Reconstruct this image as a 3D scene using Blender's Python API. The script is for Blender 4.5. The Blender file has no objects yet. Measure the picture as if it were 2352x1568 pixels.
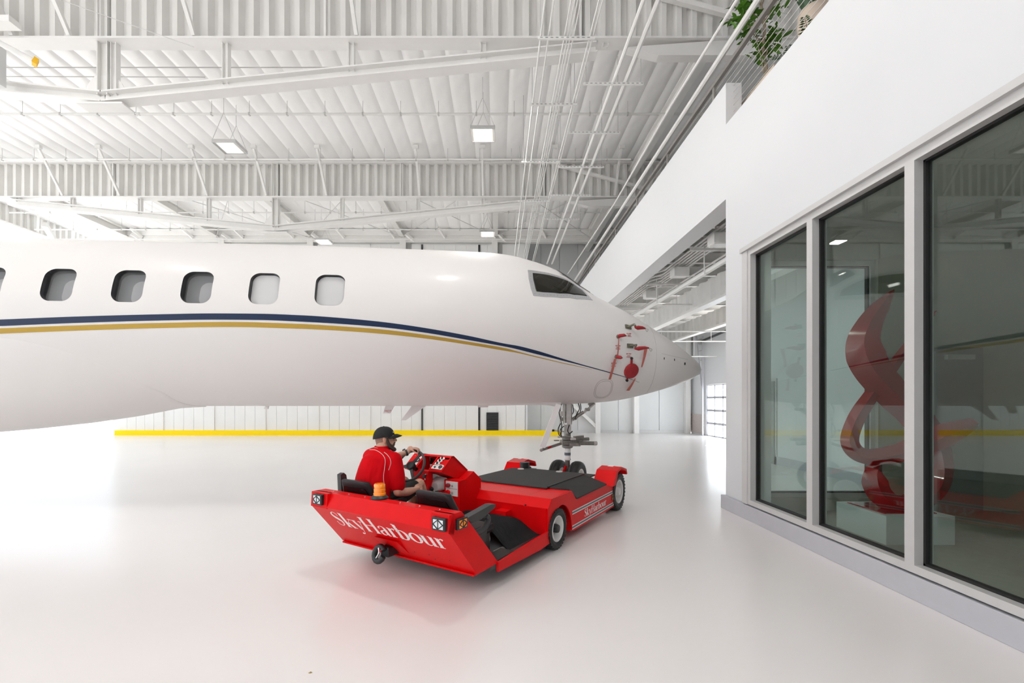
import bpy, bmesh, math, random
from mathutils import Vector, Matrix
from mathutils.bvhtree import BVHTree
from mathutils.geometry import delaunay_2d_cdt
random.seed(7)
scene = bpy.context.scene
COL = scene.collection
R = math.radians

# ------------------------------------------------------------------ camera, world, exposure
F, CX, CY, HC = 1040.0, 1142.0, 918.0, 1.65        # focal length and optical centre in pixels of the 2352x1568 frame, eye height
cam_d = bpy.data.cameras.new('camera')
cam = bpy.data.objects.new('camera', cam_d)
COL.objects.link(cam)
cam.location = (0, 0, HC)
cam.rotation_euler = (R(90), 0, 0)
cam_d.sensor_width = 36.0
cam_d.lens = F / 2352 * 36.0
cam_d.shift_x = (1176 - CX) / 2352
cam_d.shift_y = (CY - 784) / 2352
cam_d.clip_start = 0.05
cam_d.clip_end = 400
scene.camera = cam

world = bpy.data.worlds.new('sky')
scene.world = world
world.use_nodes = True
bg = world.node_tree.nodes['Background']
bg.inputs[0].default_value = (0.87, 0.935, 1.0, 1)
bg.inputs[1].default_value = 1.5
sun_d = bpy.data.lights.new('sun', 'SUN'); sun_d.energy = 21.0; sun_d.angle = R(.6); sun_d.color = (1, .985, .96)
sun = bpy.data.objects.new('sun', sun_d); COL.objects.link(sun); sun.location = (30, 20, 40)
sun.rotation_euler = Vector((-.62, -.30, -.72)).to_track_quat('-Z', 'Y').to_euler()      # high sun on the yard side: it reaches the aprons outside, not the hangar floor

scene.view_settings.view_transform = 'Standard'
scene.view_settings.look = 'None'
scene.view_settings.gamma = 1.0
scene.view_settings.use_curve_mapping = False
scene.view_settings.exposure = 0.33
scene.cycles.max_bounces = 11
scene.cycles.diffuse_bounces = 7
scene.cycles.glossy_bounces = 3
scene.cycles.transmission_bounces = 6
scene.cycles.transparent_max_bounces = 12
scene.cycles.sample_clamp_indirect = 6.0
scene.cycles.caustics_reflective = False
scene.cycles.caustics_refractive = False

# ------------------------------------------------------------------ helpers
def at(px, py, Y):
    """point seen at a pixel, at depth Y in front of the camera"""
    return Vector(((px - CX) / F * Y, Y, HC - (py - CY) / F * Y))

class MB:
    """collects shapes, builds them as one mesh object"""
    def __init__(s): s.v = []; s.f = []; s.mi = []; s.cur = 0
    def add(s, vs, fs):
        n = len(s.v)
        s.v += [tuple(p) for p in vs]
        s.f += [tuple(i + n for i in q) for q in fs]
        s.mi += [s.cur] * len(fs)
        return s
    def box(s, x0, x1, y0, y1, z0, z1, M=None, bev=0):
        if bev:
            b = bev
            bm = bmesh.new()
            bmesh.ops.create_cube(bm, size=1)
            for v in bm.verts:
                v.co = Vector(((x0 + x1) / 2 + v.co.x * (x1 - x0), (y0 + y1) / 2 + v.co.y * (y1 - y0), (z0 + z1) / 2 + v.co.z * (z1 - z0)))
            bmesh.ops.bevel(bm, geom=bm.edges[:], offset=b, segments=2, affect='EDGES', profile=0.5)
            bm.verts.index_update()
            vs = [v.co.copy() for v in bm.verts]; fs = [[v.index for v in f.verts] for f in bm.faces]
            bm.free()
        else:
            vs = [Vector(p) for p in ((x0,y0,z0),(x1,y0,z0),(x1,y1,z0),(x0,y1,z0),(x0,y0,z1),(x1,y0,z1),(x1,y1,z1),(x0,y1,z1))]
            fs = [(0,3,2,1),(4,5,6,7),(0,1,5,4),(1,2,6,5),(2,3,7,6),(3,0,4,7)]
        if M is not None: vs = [M @ v for v in vs]
        return s.add(vs, fs)
    def beam(s, p, q, w, h, up=(0,0,1)):
        """box bar from p to q, w wide, h high"""
        p, q = Vector(p), Vector(q); d = (q - p).normalized(); up = Vector(up)
        if abs(d.dot(up)) > .97: up = Vector((1,0,0)) if abs(d.x) < .9 else Vector((0,1,0))
        a = d.cross(up).normalized(); b = a.cross(d).normalized()
        vs = []
        for c in (p, q):
            for i, j in ((-1,-1),(1,-1),(1,1),(-1,1)): vs.append(c + a*(i*w/2) + b*(j*h/2))
        return s.add(vs, [(0,1,2,3),(7,6,5,4),(0,4,5,1),(1,5,6,2),(2,6,7,3),(3,7,4,0)])
    def ibeam(s, p, q, w, h, t=.02, up=(0,0,1)):
        p, q, up = Vector(p), Vector(q), Vector(up); d = (q-p).normalized(); a = d.cross(up).normalized(); b = a.cross(d).normalized()
        s.beam(p + b*(h/2-t/2), q + b*(h/2-t/2), w, t, b); s.beam(p - b*(h/2-t/2), q - b*(h/2-t/2), w, t, b); s.beam(p, q, t, h-2*t, b)
        return s
    def tube(s, pts, r, n=8, caps=True, sx=1.0):
        """round pipe along points; r a number or a list of radii"""
        pts = [Vector(p) for p in pts]; m = len(pts)
        rr = r if isinstance(r, (list, tuple)) else [r]*m
        t0 = (pts[1]-pts[0]).normalized()
        ref = Vector((0,0,1)) if abs(t0.z) < .9 else Vector((1,0,0))
        a = t0.cross(ref).normalized(); vs = []; fs = []
        for i in range(m):
            t = ((pts[min(i+1,m-1)]-pts[i]).normalized() + (pts[i]-pts[max(i-1,0)]).normalized())
            t = t.normalized() if t.length > 1e-6 else t0
            a = (a - t*a.dot(t)).normalized(); b = t.cross(a)
            for k in range(n):
                an = 2*math.pi*k/n
                vs.append(pts[i] + (a*math.cos(an)*sx + b*math.sin(an))*rr[i])
        for i in range(m-1):
            for k in range(n):
                fs.append((i*n+k, i*n+(k+1)%n, (i+1)*n+(k+1)%n, (i+1)*n+k))
        if caps: fs.append(tuple(range(n-1,-1,-1))); fs.append(tuple((m-1)*n+k for k in range(n)))
        return s.add(vs, fs)
    def lathe(s, prof, M, n=24, close=False):
        """profile of (radius, height) turned about local z, placed by matrix M"""
        vs = []; fs = []; m = len(prof)
        for r, z in prof:
            for k in range(n):
                an = 2*math.pi*k/n
                vs.append(M @ Vector((r*math.cos(an), r*math.sin(an), z)))
        for i in range(m-1 if not close else m):
            j = (i+1) % m
            for k in range(n): fs.append((i*n+k, i*n+(k+1)%n, j*n+(k+1)%n, j*n+k))
        if not close:
            if prof[0][0] > 1e-5: fs.append(tuple(range(n-1,-1,-1)))
            if prof[-1][0] > 1e-5: fs.append(tuple((m-1)*n+k for k in range(n)))
        return s.add(vs, fs)
    def prism(s, poly, fn, t0, t1):
        """2d polygon swept between two values: fn(u, v, t) gives the point"""
        n = len(poly)
        vs = [fn(u, v, t0) for u, v in poly] + [fn(u, v, t1) for u, v in poly]
        fs = [tuple(range(n-1,-1,-1)), tuple(range(n, 2*n))] + [(i, (i+1)%n, n+(i+1)%n, n+i) for i in range(n)]
        return s.add(vs, fs)
    def rings(s, rings, cap=True):
        n = len(rings[0]); vs = [p for r in rings for p in r]; fs = []
        for i in range(len(rings)-1):
            for k in range(n): fs.append((i*n+k, i*n+(k+1)%n, (i+1)*n+(k+1)%n, (i+1)*n+k))
        if cap: fs.append(tuple(range(n-1,-1,-1))); fs.append(tuple((len(rings)-1)*n+k for k in range(n)))
        return s.add(vs, fs)
    def mesh(s, name, mats, smooth=None):
        me = bpy.data.meshes.new(name)
        me.from_pydata(s.v, [], s.f)
        mats = mats if isinstance(mats, (list, tuple)) else [mats]
        for m in mats: me.materials.append(m)
        if len(mats) > 1: me.polygons.foreach_set('material_index', s.mi)
        bm = bmesh.new(); bm.from_mesh(me); bmesh.ops.recalc_face_normals(bm, faces=bm.faces[:]); bm.to_mesh(me); bm.free()
        if smooth is not None:
            me.polygons.foreach_set('use_smooth', [True]*len(me.polygons))
            if smooth < 180: me.set_sharp_from_angle(angle=R(smooth))
        me.update()
        return me
    def build(s, name, mats, parent=None, smooth=None):
        return link(name, s.mesh(name, mats, smooth), parent)

def link(name, data, parent=None):
    o = bpy.data.objects.new(name, data); COL.objects.link(o)
    if parent is not None: o.parent = parent
    return o
def tag(o, label=None, cat=None, group=None, kind=None):
    if label: o['label'] = label
    if cat: o['category'] = cat
    if group: o['group'] = group
    if kind: o['kind'] = kind
    return o
def thing(name, label, cat, loc=(0,0,0), rotz=0, group=None, kind=None):
    o = bpy.data.objects.new(name, None); COL.objects.link(o)
    o.location = loc; o.rotation_euler = (0, 0, rotz); o.empty_display_size = .1
    return tag(o, label, cat, group, kind)
def copy_tree(o, parent=None):
    c = o.copy(); COL.objects.link(c); c.parent = parent
    for ch in [x for x in o.children]: copy_tree(ch, c)
    return c
def look(z, x=None):
    """matrix with local z along z"""
    z = Vector(z).normalized(); x = Vector(x) if x is not None else (Vector((0,0,1)) if abs(z.z) < .9 else Vector((1,0,0)))
    y = z.cross(x).normalized(); x = y.cross(z).normalized()
    return Matrix((x, y, z)).transposed().to_4x4()
def place(p, z, x=None): return Matrix.Translation(Vector(p)) @ look(z, x)
def rounded(w, h, r, n=6):
    pts = []
    for cx, cy, a0 in ((w/2-r,h/2-r,0),(-w/2+r,h/2-r,90),(-w/2+r,-h/2+r,180),(w/2-r,-h/2+r,270)):
        for k in range(n+1):
            a = R(a0 + 90*k/n); pts.append((cx + r*math.cos(a), cy + r*math.sin(a)))
    return pts
def catmull(P, n=10):
    P = [Vector(p) for p in P]; out = []
    for i in range(len(P)-1):
        a, b, c, d = P[max(i-1,0)], P[i], P[i+1], P[min(i+2,len(P)-1)]
        for k in range(n):
            t = k/n
            out.append(.5*((2*b) + (c-a)*t + (2*a-5*b+4*c-d)*t*t + (3*b-a-3*c+d)*t**3))
    out.append(P[-1]); return out
def lerp_table(tab, x):
    if x <= tab[0][0]: return tab[0][1]
    for (a, b), (c, d) in zip(tab, tab[1:]):
        if x <= c: return b + (d-b)*(x-a)/(c-a)
    return tab[-1][1]
def pchip(xs, ys):
    h = [b-a for a, b in zip(xs, xs[1:])]; dl = [(b-a)/q for a, b, q in zip(ys, ys[1:], h)]
    m = [dl[0]] + [0 if dl[i-1]*dl[i] <= 0 else 2/(1/dl[i-1]+1/dl[i]) for i in range(1, len(dl))] + [dl[-1]]
    def f(x):
        x = min(max(x, xs[0]), xs[-1]); i = 0
        while i < len(h)-1 and x > xs[i+1]: i += 1
        t = (x-xs[i])/h[i]
        return (1+2*t)*(1-t)**2*ys[i] + t*(1-t)**2*h[i]*m[i] + t*t*(3-2*t)*ys[i+1] + t*t*(t-1)*h[i]*m[i+1]
    return f

# ------------------------------------------------------------------ materials
def mat(name, col, rough=.5, metal=0, coat=0, coat_rough=.05, noise=0, nscale=8, bump=0, bscale=60, spec=.5, emit=None, estr=0, stretch=None):
    m = bpy.data.materials.new(name); m.use_nodes = True
    nt = m.node_tree; b = nt.nodes['Principled BSDF']
    b.inputs['Base Color'].default_value = (*col, 1); b.inputs['Roughness'].default_value = rough
    b.inputs['Metallic'].default_value = metal; b.inputs['Coat Weight'].default_value = coat
    b.inputs['Coat Roughness'].default_value = coat_rough; b.inputs['Specular IOR Level'].default_value = spec
    if emit: b.inputs['Emission Color'].default_value = (*emit, 1); b.inputs['Emission Strength'].default_value = estr
    tc = nt.nodes.new('ShaderNodeTexCoord'); vec = tc.outputs['Object']
    if stretch:
        mp = nt.nodes.new('ShaderNodeMapping'); mp.inputs['Scale'].default_value = stretch
        nt.links.new(vec, mp.inputs[0]); vec = mp.outputs[0]
    nz = nt.nodes.new('ShaderNodeTexNoise'); nz.inputs['Scale'].default_value = nscale; nz.inputs['Detail'].default_value = 4
    nt.links.new(vec, nz.inputs['Vector'])
    rp = nt.nodes.new('ShaderNodeValToRGB'); e = rp.color_ramp.elements
    k = noise if noise else .015
    e[0].position = .3; e[1].position = .7
    e[0].color = (*[c*(1-k) for c in col], 1); e[1].color = (*[min(1, c*(1+k)) for c in col], 1)
    nt.links.new(nz.outputs['Fac'], rp.inputs[0]); nt.links.new(rp.outputs[0], b.inputs['Base Color'])
    if bump:
        n2 = nt.nodes.new('ShaderNodeTexNoise'); n2.inputs['Scale'].default_value = bscale; n2.inputs['Detail'].default_value = 3
        nt.links.new(vec, n2.inputs['Vector'])
        bp = nt.nodes.new('ShaderNodeBump'); bp.inputs['Strength'].default_value = bump; bp.inputs['Distance'].default_value = .02
        nt.links.new(n2.outputs['Fac'], bp.inputs['Height']); nt.links.new(bp.outputs[0], b.inputs['Normal'])
    return m
def glass_mat(name, tint, ior=1.5, rough=0.0, gain=1.0):
    """thin clear pane: transparent with a Schlick reflection on both faces"""
    m = bpy.data.materials.new(name); m.use_nodes = True; nt = m.node_tree; nt.nodes.clear(); N = nt.nodes.new
    o = N('ShaderNodeOutputMaterial'); mx = N('ShaderNodeMixShader'); lw = N('ShaderNodeLayerWeight'); lw.inputs[0].default_value = .5
    tr = N('ShaderNodeBsdfTransparent'); gl = N('ShaderNodeBsdfGlossy')
    tr.inputs[0].default_value = (*tint, 1); gl.inputs['Roughness'].default_value = rough; gl.inputs[0].default_value = (.95, .97, .96, 1)
    f0 = ((ior-1)/(ior+1))**2*gain
    pw = N('ShaderNodeMath'); pw.operation = 'POWER'; pw.inputs[1].default_value = 5
    ma = N('ShaderNodeMath'); ma.operation = 'MULTIPLY_ADD'; ma.use_clamp = True; ma.inputs[1].default_value = 1-f0; ma.inputs[2].default_value = f0
    nt.links.new(lw.outputs['Facing'], pw.inputs[0]); nt.links.new(pw.outputs[0], ma.inputs[0]); nt.links.new(ma.outputs[0], mx.inputs[0])
    nt.links.new(tr.outputs[0], mx.inputs[1]); nt.links.new(gl.outputs[0], mx.inputs[2]); nt.links.new(mx.outputs[0], o.inputs[0])
    return m
M = {}
M['floor'] = mat('white_epoxy_floor', (.80, .772, .764), .26, coat=.15, coat_rough=.12, noise=.02, nscale=.35, bump=.012, bscale=3)
M['apron'] = mat('pale_concrete', (.70, .69, .67), .8, noise=.06, nscale=.5)
M['wall'] = mat('white_wall_paint', (.70, .71, .725), .55, noise=.01, nscale=.6)
M['liner'] = mat('white_liner_panel', (.80, .80, .79), .4, noise=.015, nscale=1.5)
M['grey_liner'] = mat('grey_liner_panel', (.66, .67, .67), .45, noise=.02, nscale=1)
M['steel'] = mat('white_painted_steel', (.80, .79, .775), .42, noise=.02, nscale=3)
M['web'] = mat('primed_corrugated_steel', (.74, .73, .71), .45, noise=.03, nscale=2)
M['pipe'] = mat('white_pipe_paint', (.80, .795, .78), .35)
M['insul'] = mat('white_vinyl_insulation', (.93, .925, .92), .42, noise=.015, nscale=2, bump=.3, bscale=5, stretch=(1, .35, 1))
M['alu'] = mat('painted_aluminium_frame', (.60, .595, .59), .4, metal=.15)
M['gasket'] = mat('black_gasket', (.012, .012, .012), .5)
M['kerb'] = mat('blue_grey_base_paint', (.50, .50, .535), .45, noise=.02)
M['yellow'] = mat('yellow_safety_paint', (1.0, .72, .0), .5, spec=.2)
M['black'] = mat('black_paint', (.015, .016, .018), .4)
M['dark'] = mat('dark_grey', (.05, .052, .055), .5)
M['room'] = mat('olive_grey_room_paint', (.50, .49, .43), .7)
M['roomfloor'] = mat('olive_grey_carpet', (.36, .345, .29), .6, noise=.05, nscale=10)
M['doorgrey'] = mat('grey_door_paint', (.33, .335, .33), .5)
M['rail'] = mat('bare_rail_steel', (.36, .34, .32), .4, metal=.5)
M['cable'] = mat('stainless_cable', (.62, .60, .58), .3, metal=.7)
M['frost'] = mat('frosted_daylit_glass', (.85, .88, .9), .4, emit=(.93, .97, 1.0), estr=2.2)
M['brick'] = mat('beige_brick', (.58, .51, .48), .7, noise=.12, nscale=12)
M['mortar'] = mat('pale_mortar', (.70, .66, .63), .8)
M['jet'] = mat('white_aircraft_paint', (.75, .73, .716), .46, coat=.18, coat_rough=.16, spec=.35, noise=.008, nscale=.5)
M['navy'] = mat('navy_paint', (.010, .024, .068), .3, spec=.25)
M['gold'] = mat('gold_paint', (.45, .29, .05), .4, metal=.2, spec=.3)
M['winrim'] = mat('dark_window_rim', (.045, .046, .05), .4)
M['cabin'] = mat('cabin_grey', (.22, .22, .23), .6)
M['cabin2'] = mat('cabin_light_grey', (.42, .41, .42), .6)
M['shade'] = mat('lowered_window_shade', (.82, .80, .79), .5, noise=.03, nscale=30, stretch=(1, 1, 20))
M['pane'] = glass_mat('cabin_window_glass', (.95, .955, .96), 1.45)
M['cockpit'] = mat('cockpit_glass', (.016, .015, .010), .05, spec=.35)
M['frame'] = mat('riveted_frame_metal', (.50, .50, .51), .35, metal=.5)
M['deck'] = mat('grey_deck_sheet', (.42, .425, .41), .5, noise=.03, nscale=2)
M['seam'] = mat('panel_seam', (.42, .40, .38), .6)
M['gear'] = mat('gear_grey_metal', (.24, .225, .205), .38, metal=.7, noise=.15, nscale=30)
M['gear2'] = mat('gear_light_metal', (.52, .50, .48), .35, metal=.5, noise=.1, nscale=20)
M['chrome'] = mat('polished_piston', (.7, .7, .7), .15, metal=1)
M['tyre'] = mat('black_rubber_tyre', (.018, .018, .018), .55, noise=.15, nscale=30)
M['rim'] = mat('white_wheel_rim', (.72, .71, .70), .4)
M['hose'] = mat('black_hose', (.012, .012, .012), .45)
M['red'] = mat('red_tug_paint', (.70, .003, .005), .34, coat=.0, spec=.13, noise=.04, nscale=6, bump=.05, bscale=140)
M['redfab'] = mat('red_cover_fabric', (.32, .012, .018), .6, noise=.1, nscale=40)
M['ribbon'] = mat('faded_red_streamer', (.45, .13, .10), .7, noise=.08, nscale=30)
M['mat'] = mat('black_rubber_mat', (.03, .029, .028), .7, noise=.12, nscale=25, bump=.2, bscale=150)
M['ribmat'] = mat('ribbed_rubber', (.009, .009, .010), .6, spec=.15)
M['vinyl'] = mat('black_vinyl', (.015, .015, .017), .45, spec=.3, bump=.08, bscale=120)
M['seatshell'] = mat('gloss_black_shell', (.01, .01, .011), .2)
M['plastic'] = mat('grey_black_plastic', (.04, .04, .042), .5)
M['white'] = mat('white_vinyl_lettering', (.86, .85, .84), .4)
M['stripe'] = mat('slate_stripe', (.12, .14, .17), .4)
M['amber'] = mat('amber_lens', (.85, .26, .01), .12, coat=1, emit=(.9, .25, .0), estr=.12)
M['lens'] = mat('clear_lamp_lens', (.80, .83, .87), .1, coat=1)
M['pvc'] = mat('grey_knob', (.5, .5, .5), .5)
M['skin'] = mat('skin', (.55, .30, .215), .5, noise=.06, nscale=30)
M['hair'] = mat('dark_brown_beard', (.055, .035, .026), .8, noise=.3, nscale=200)
M['shirt'] = mat('red_polo_fabric', (.56, .0012, .006), .75, spec=.08, noise=.06, nscale=20, bump=.15, bscale=14, stretch=(1, 1, .3))
M['piping'] = mat('pale_piping', (.62, .45, .43), .6)
M['cloth'] = mat('black_fabric', (.010, .010, .011), .8, noise=.1, nscale=40)
M['sculpt'] = mat('red_sculpture_enamel', (.36, .018, .022), .18, coat=.7)
M['plinth'] = mat('white_plinth', (.74, .77, .78), .4)
M['leaf'] = mat('green_leaf', (.085, .23, .018), .4, noise=.35, nscale=9)
M['leaf2'] = mat('dark_green_leaf', (.03, .085, .03), .4, noise=.4, nscale=14)
M['bark'] = mat('pale_bark', (.30, .24, .17), .8, noise=.2, nscale=25)
M['pot'] = mat('beige_pot', (.58, .48, .39), .6)
M['lamp_on'] = mat('lit_led_panel', (1, .97, .9), .5, emit=(1.0, .93, .80), estr=14)
M['lamp_dim'] = mat('hazy_led_panel', (.86, .85, .80), .35, emit=(1.0, .95, .88), estr=.35)
M['wire'] = mat('thin_grey_wire', (.56, .55, .54), .5)
M['print'] = mat('red_stencil_print', (.50, .10, .09), .6)
M['bluelab'] = mat('blue_label', (.22, .38, .62), .5)
M['olive'] = mat('olive_probe', (.17, .16, .12), .4, metal=.4)
M['orange'] = mat('orange_yellow_cap', (.90, .50, .01), .5)
def translucent(name, col):
    m = bpy.data.materials.new(name); m.use_nodes = True; nt = m.node_tree; nt.nodes.clear()
    o = nt.nodes.new('ShaderNodeOutputMaterial'); t = nt.nodes.new('ShaderNodeBsdfTranslucent'); g = nt.nodes.new('ShaderNodeBsdfGlossy')
    mx = nt.nodes.new('ShaderNodeMixShader'); mx.inputs[0].default_value = .06; t.inputs[0].default_value = (*col, 1); g.inputs['Roughness'].default_value = .3
    nt.links.new(t.outputs[0], mx.inputs[1]); nt.links.new(g.outputs[0], mx.inputs[2]); nt.links.new(mx.outputs[0], o.inputs[0])
    return m
M['frost'] = translucent('frosted_glass', (.88, .92, .95))

# ------------------------------------------------------------------ the setting
ZR = 9.55                                   # underside of the roof
Y1, Y2, YF, YG = 8.5, 15.05, 21.2, 22.5     # roof beams, far wall, far wall of the passage
XL, XW, XE = -19.75, 3.5, 9.65              # open side, office wall, end wall
ob = MB().box(XL, 12, -13, 22.7, -.3, 0).build('floor', M['floor']); tag(ob, 'glossy white epoxy hangar floor', 'floor', kind='structure')
ob = MB().box(-90, XL, -60, 80, -.3, -.01).build('ground', M['apron']); tag(ob, 'pale concrete apron outside the open side', 'ground', kind='structure')
ob = MB().box(XL, XE+.3, -60, -13, -.3, -.01).build('ground', M['apron']); tag(ob, 'pale concrete apron outside the unseen front opening added for light, behind the viewer', 'ground', kind='structure')
ob = MB().box(XE+.3, 60, -60, 80, -.3, -.01).build('ground', M['apron']); tag(ob, 'pale concrete yard behind the glazed overhead door', 'ground', kind='structure')
ob = MB().box(-10, 12.5, -13.2, -13, 0, 9.9).build('wall_rear', M['wall']); tag(ob, 'plain white wall behind the viewer, unseen, leaving half the hangar front open for light', 'wall', kind='structure')  # unseen wall, its width set to shape the light from behind
# ceiling: slab with quilted insulation batts hung under it
ceil = tag(MB().box(XL, 12.5, -13, 22.7, ZR+.12, ZR+.35).build('ceiling', M['insul']), 'white quilted insulation ceiling of the hangar', 'ceiling', kind='structure')
def batt_mesh(length, seed):
    rnd = random.Random(seed); nx, ny = 8, int(length*7); vs = []; fs = []
    for j in range(ny+1):
        for i in range(nx+1):
            u = i/nx; y = length*j/ny
            pin = abs(math.sin(math.pi*y/1.55))**.45
            b = (1-(2*u-1)**4)
            z = -.042*b*(.45+.55*pin) + .006*math.sin(y*9+u*7+seed)*b
            vs.append((u*.5, y, z))
    for j in range(ny):
        for i in range(nx):
            a = j*(nx+1)+i; fs.append((a, a+1, a+nx+2, a+nx+1))
    mb = MB(); mb.add(vs, fs); return mb.mesh('insulation_batt', M['insul'], 180)
for (ya, yb) in ((Y1+.05, Y2-.05), (Y2+.05, YF+1.2)):
    bms = [batt_mesh(yb-ya, k) for k in range(3)]
    k = 0; x = XL+.05
    while x < 7.6:
        o = link('insulation_batt', bms[k % 3], ceil); o.location = (x, ya, ZR+.1); k += 1; x += .5

# roof beams: corrugated plate girders with a V-shaped lower chord
def corrugated(mb, x0, x1, y, z0, z1, amp=.06, pitch=.285, axis='x'):
    pts = []; x = x0; k = 0
    while x < x1:
        for dx, s in ((0, -1), (.32*pitch, -1), (.5*pitch, 1), (.82*pitch, 1)):
            if x+dx <= x1: pts.append((x+dx, s*amp))
        x += pitch
    vs = []; fs = []
    for (u, a) in pts:
        for z in (z0, z1): vs.append((u, y+a, z) if axis == 'x' else (y+a, u, z))
    for i in range(len(pts)-1): fs.append((2*i, 2*i+2, 2*i+3, 2*i+1))
    mb.add(vs, fs)
def roof_beam(Y, label, braces, posts, apex=-7.35, zap=7.27):
    t = thing('roof_beam', label, 'beam', (0, Y, 0), 0, kind='structure')
    zb, zt, xa, xb = 8.36, 9.46, XL+.3, 8.5
    m = MB(); corrugated(m, xa, xb, 0, zb, zt); m.build('web', M['web'], t)
    MB().box(xa, xb, -.16, .16, zt, zt+.03).build('top_flange', M['steel'], t)
    MB().box(xa, xb, -.15, .15, zb-.035, zb).build('bottom_flange', M['steel'], t)
    # lower chord, two halves falling to the apex
    k = .1
    xl, xr = max(XL+.3, apex-(8.2-zap)/k), apex+(8.2-zap)/k
    MB().ibeam((apex, 0, zap), (xr, 0, zap+k*(xr-apex)), .24, .2, .025).build('lower_chord', M['steel'], t)
    MB().ibeam((apex, 0, zap), (xl, 0, zap+k*(apex-xl)), .24, .2, .025).build('lower_chord', M['steel'], t)
    g = MB(); g.prism([(-.45,.02),(.45,.02),(.3,.32),(.18,.45),(-.18,.45),(-.3,.32)], lambda u, v, s: Vector((apex+u, s, zap+v)), -.012, .012); g.build('gusset_plate', M['steel'], t)
    MB().box(apex-.42, apex+.42, -.14, .14, zap-.155, zap-.125).build('splice_plate', M['steel'], t)
    MB().ibeam((apex, -.0, zap+.05), (apex, 0, zt), .17, .2, .02, up=(1,0,0)).build('king_post', M['web'], t)
    for x in posts:
        z = zap + k*abs(x-apex)
        MB().ibeam((x, 0, z+.05), (x, 0, zb), .11, .11, .012, up=(1,0,0)).build('post', M['steel'], t)
    # haunch plate where the chord runs into the girder
    h = MB(); h.prism([(2.3,8.02),(7.6,8.36),(2.6,8.36)][::1] if False else [(2.4, 8.2), (4.6, 8.36), (7.6, 8.36), (7.6, 8.05), (3.0, 8.05)], lambda u, v, s: Vector((u, s, v)), -.09, .09); h.build('haunch', M['steel'], t)
    for x in (-12.7, -3.2, 1.55, 6.3):
        MB().box(x-.02, x+.02, -.10, .10, zb, zt).build('stiffener', M['steel'], t)
    MB().beam((2.0, -.12, zt-.08), (5.3, -.16, zb+.12), .09, .09).build('diagonal_brace', M['steel'], t)
    for x in braces:
        br = MB(); br.beam((x, -.95, ZR-.02), (x, -.14, zb+.02), .065, .065); br.beam((x-.06, -.95, ZR-.03), (x+.1, -.95, ZR-.03), .1, .1)
        br.build('flange_brace', M['steel'], t)
    return t
bx = lambda x: (x-CX)/F*15.0
roof_beam(Y1, 'deep corrugated roof beam across the top of the view, with V-shaped lower chord', (-8.95, -7.9, -5.6, -2.6), [(x-CX)/F*8.5 for x in (-60, 265, 520, 808, 1110, 1390)], zap=7.28)
roof_beam(Y2, 'farther corrugated roof beam above the jet, with V-shaped lower chord', [bx(x) for x in (-40, 150, 280, 480, 615, 752, 965, 1109, 1265, 1410)], [bx(x) for x in (40, 165, 320, 478, 785, 960, 1110, 1260)], zap=7.32)

# rafters from the far beam to the end wall, with sway rods between them
for i, x in enumerate((-17.3, -13.1, -8.8, -4.45, -.08, 4.3)):
    tag(MB().ibeam((x, Y2+.2, ZR-.16), (x, YF+.9, ZR-.16), .22, .3, .03).build('rafter', M['web']), '%s rafter counted from the open side, running back to the far wall' % ('first','second','third','fourth','fifth','sixth')[i], 'rafter', 'rafters behind the farther roof beam', kind='structure')
for i, (xa, xb) in enumerate(((-13.1, -8.8), (-8.8, -4.45), (-4.45, -.08), (-.08, 4.3))):
    m = MB(); m.tube([(xa, Y2+.2, ZR-.32), (xb, YF-.1, ZR-.32)], .012, 5); m.tube([(xb, Y2+.2, ZR-.32), (xa, YF-.1, ZR-.32)], .012, 5)
    tag(m.build('sway_rods', M['wire']), 'crossed thin sway rods between the %s rafters from the open side' % ('second and third','third and fourth','fourth and fifth','fifth and sixth')[i], 'rods', 'sway rods under the roof', kind='structure')
# header of the open side
t = thing('header_beam', 'corrugated header beam above the open side of the hangar', 'beam', (XL, 0, 0), 0, kind='structure')
m = MB(); corrugated(m, -12.8, YF+1.0, 0, 8.78, 9.5, .05, .28, axis='y'); m.build('web', M['web'], t)
MB().box(-.14, .14, -12.8, YF+1, 8.72, 8.78).build('bottom_flange', M['steel'], t)
MB().box(-.14, .14, -12.8, YF+1, 9.48, 9.54).build('top_flange', M['steel'], t)
for y in (17.2, 18.9, 20.5):
    MB().beam((.6, y, 9.4), (.05, y+.5, 8.75), .09, .09).build('knee_brace', M['steel'], t)
MB().beam((3.1, Y2+1.6, 8.1), (.2, YF, 7.2), .16, .16).build('raking_strut', M['steel'], t)

# far wall: sliding door leaves, columns, seals
wb = thing('wall_back', 'white panelled far wall of sliding door leaves', 'wall', (0, YF, 0), 0, kind='structure')
fx = lambda x: (x-CX)/F*YF
seams = [270, 375, 492, 610, 732, 850, 970, 1097, 1207]
seams = [fx(s) for s in seams]
for i, (a, b) in enumerate(zip(seams, seams[1:])):
    m = MB(); n = 5; w = (b-a-.05)/n
    for k in range(n): m.box(a+.025+k*w+.006, a+.025+(k+1)*w-.006, 0, .06, .22, 8.9)
    m.box(a+.02, b-.02, .03, .1, .0, 8.95)
    m.build('door_leaf', M['liner'], wb)
for i, s in enumerate(seams[1:-1]):
    MB().box(s-.03, s+.03, -.05, .02, .22, 8.9).build('seal_strip', M['black'] if i in (5,) else M['steel'], wb)
MB().box(fx(1096), fx(1103), -.03, .08, .22, 8.9).build('dark_gap', M['black'], wb)
MB().box(fx(968), fx(971), -.06, -.03, .22, 8.9).build('dark_seal', M['dark'], wb)
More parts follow.
